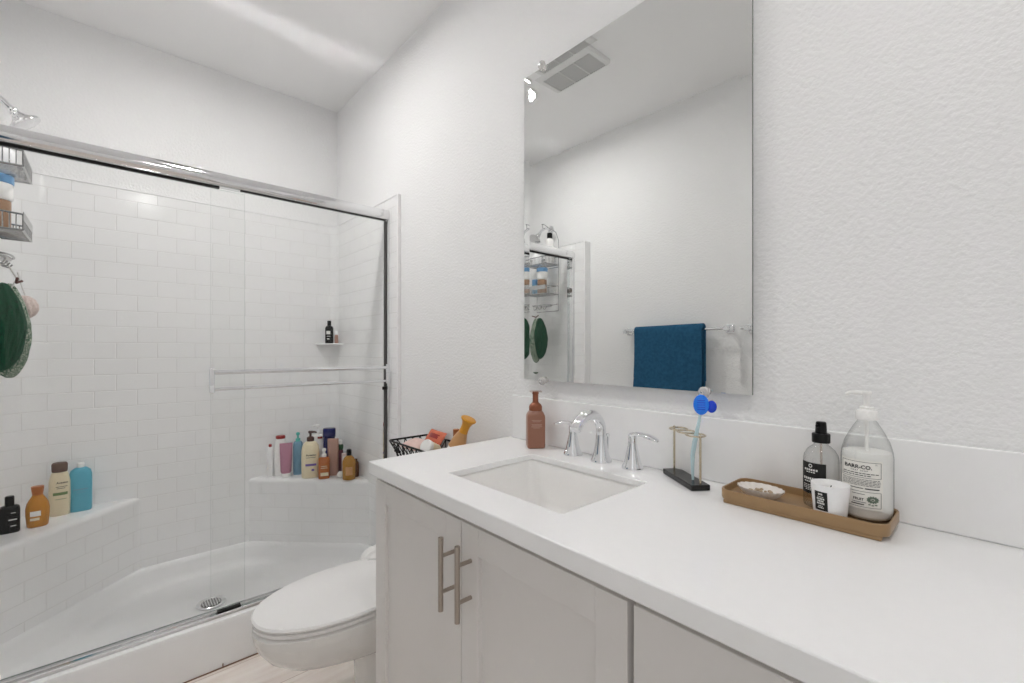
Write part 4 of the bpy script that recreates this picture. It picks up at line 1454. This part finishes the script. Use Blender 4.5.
# ------------------------------------------------------------------ shower head and hanging caddy
AX = -1.14
sh = thing('wall_shower', 'chrome shower head on a bent arm high on the left shower wall', 'shower head', (AX, SYL, 2.15))
bm = lathe(NB(), [(.03, 0), (.029, .006), (.018, .012), (.012, .014)], 28)
rot(bm, 'X', -90)
obj('wall_flange', bm, 'chrome', sh)
bm = tube(NB(), [(0, .002, 0), (0, .045, .004), (0, .075, -.004), (0, .100, -.022), (0, .125, -.046), (0, .138, -.060)], .0095, 14)
obj('shower_arm', bm, 'chrome', sh)
bm = lathe(NB(), [(.012, .0), (.0145, -.004), (.0145, -.012), (.013, -.016), (.016, -.022), (.028, -.038), (.045, -.048), (.047, -.052), (.046, -.058), (.04, -.060)], 32)
rot(bm, 'X', 40)
shift(bm, 0, .140, -.062)
obj('spray_head', bm, 'chrome_soft', sh, smooth=40)

cx0 = AX
cad = thing('shower_caddy', 'chrome wire shower caddy hanging from the shower arm', 'shower caddy', (cx0, -1.42, 1.55))
bm = NB()
for s in (-1, 1):
    tube(bm, [(s * .11, 0, -.02), (s * .11, 0, .50), (s * .085, 0, .56), (s * .03, .02, .60), (s * .006, .045, .625), (s * .002, .06, .625)], .0028, 8)
for z in (-.02, .30):
    tube(bm, [(-.11, 0, z), (.11, 0, z)], .0028, 8)
obj('hanger_frame', bm, 'wire', cad)
def wire_basket_part(z, h, d0, d1, nm):
    bm_ = NB()
    tp = [(-.112, d0, z + h), (.112, d0, z + h), (.112, d1, z + h - .01), (-.112, d1, z + h - .01)]
    bt = [(-.110, d0, z), (.110, d0, z), (.110, d1, z), (-.110, d1, z)]
    for lp in (tp, bt):
        for i in range(4):
            bar(bm_, lp[i], lp[(i + 1) % 4], .0032, 8)
    for i in range(4):
        n_ = 16 if i in (0, 2) else 9
        for q in range(n_ + 1):
            f = q / n_
            a_ = Vector(tp[i]).lerp(Vector(tp[(i + 1) % 4]), f); b_ = Vector(bt[i]).lerp(Vector(bt[(i + 1) % 4]), f)
            bar(bm_, a_, b_, .0017, 6)
    for q in range(15):
        x = -.110 + .22 * q / 14
        bar(bm_, (x, d0, z), (x, d1, z), .0017, 6)
    return obj(nm, bm_, 'wire', cad, smooth=40)
wire_basket_part(.315, .06, .002, .139, 'basket')
b2 = wire_basket_part(.100, .062, .002, .139, 'basket')
bm = NB(); box(bm, -.113, .113, .1395, .142, .130, .160)
obj('basket_band', bm, 'wire', b2, smooth=0)
bm = NB()
loft(bm, [[(x, y + .055, z) for x, y, z in [(p[0], p[1], p[2]) for p in ring(.075, .045, zz, 3)]] for zz in (.018, .012)], True, True)
loop_tube(bm, [(p[0], p[1] + .055, .022) for p in ring(.08, .05, 0, 3)], .0035)
for s in (-1, 1):
    bar(bm, (s * .08, .03, .022), (s * .11, 0, .03), .0025)
obj('soap_dish', bm, 'wire', cad)
for x in (-.05, .0, .05):
    obj('hook', tube(NB(), [(x, .06, .012), (x, .075, -.008), (x, .09, -.012), (x, .098, .0)], .0025, 8), 'wire', cad)

# jars in the caddy
def jar(label, x, y, z, r, h, body, lid, name='jar'):
    t_ = thing(name, label, 'jar', (x, y, z))
    obj('jar_body', lathe(NB(), [(r * .86, 0), (r * .94, .004), (r, .012), (r, h * .62), (r * .95, h * .66)]), body, t_)
    obj('lid', lathe(NB(), [(r * .98, h * .66), (r * 1.02, h * .68), (r * 1.02, h * .96), (r * .96, h)]), lid, t_)
    return t_
jar('brown jar standing in the lower wire basket, under the white jar', -1.13, -1.352, 1.652, .034, .108, 'tanjar', 'tanjar')
jar('white jar with a pale blue lid stacked on the brown jar', -1.13, -1.352, 1.7605, .0405, .086, 'white_pl', 'bluejar')
jar('pale blue bottle standing beside the stacked jars in the lower wire basket', -1.215, -1.365, 1.652, .024, .12, 'pale_blue', 'bluejar', 'small_bottle')
t = bottle('white_bottle', 'white bottle with black cap in the upper wire basket, seen in the mirror', 'bottle', -1.072, -1.372, 1.867, tail(.03, .022, 0, 2.8, .19, .01), 'white_pl', None, 'black',
           [(.019, .019, .19, 2), (.02, .02, .193, 2), (.02, .02, .228, 2), (.017, .017, .231, 2)])
t = bottle('white_bottle', 'short pale bottle at the far side of the upper wire basket', 'bottle', -1.175, -1.345, 1.867, tail(.036, .024, 0, 2.8, .085, .01), 'frost', None, 'white_pl',
           [(.018, .018, .085, 2), (.019, .019, .088, 2), (.019, .019, .105, 2), (.016, .016, .107, 2)])

# bath loofahs
def fluffy(bm_, rx, ry, rz, seed, amp, taper=0.25):
    bmesh.ops.create_icosphere(bm_, subdivisions=5, radius=1.0)
    for v in bm_.verts:
        d_ = v.co.normalized()
        a_ = atan2(d_.y, d_.x)
        k_ = 1 + amp * (sin(11 * a_ + 3 * d_.z + seed) * .6 + sin(23 * a_ - 9 * d_.z + seed * 2) * .4)
        tz = 1 - taper * max(0, d_.z)
        v.co = (d_.x * rx * k_ * tz, d_.y * ry * k_ * tz, d_.z * rz * (1 + amp * .3 * sin(7 * a_)))
    return bm_
lf = thing('bath_loofah', 'dark green mesh bath loofah hanging from the shower caddy', 'loofah', (-1.14, -1.338, 1.328))
obj('green_net', fluffy(NB(), .060, .056, .150, 1.0, .07), 'net_green', lf, smooth=60)
bm = fluffy(NB(), .044, .052, .165, 2.3, .06)
shift(bm, -.026, .012, -.014)
obj('white_net', bm, 'net_white', lf, smooth=60)
bm = NB()
for s, q in ((-1, .015), (1, -.012)):
    tube(bm, [(s * .012, q, .13), (s * .020, q * 2, .17), (s * .006, q, .205), (0, .005, .232)], .005, 8, [.4] * 4)
obj('hanging_ribbon', bm, 'ribbon', lf)
bm = NB()
tube(bm, [(-.04, .04, .165), (-.01, .03, .155), (.02, .035, .168)], .004, 8)
obj('tie_cord', bm, 'cord_brown', lf)
lf2 = thing('bath_puff', 'pale pink mesh puff peeking out behind the green loofah', 'loofah', (-1.250, -1.297, 1.405))
obj('puff_net', fluffy(NB(), .030, .034, .042, 4.0, .10, 0), 'net_pink', lf2, smooth=60)
bm = NB(); tube(bm, [(0, 0, .045), (.02, -.01, .09), (.046, -.014, .122)], .0022, 6)
obj('hanging_cord', bm, 'ribbon', lf2)
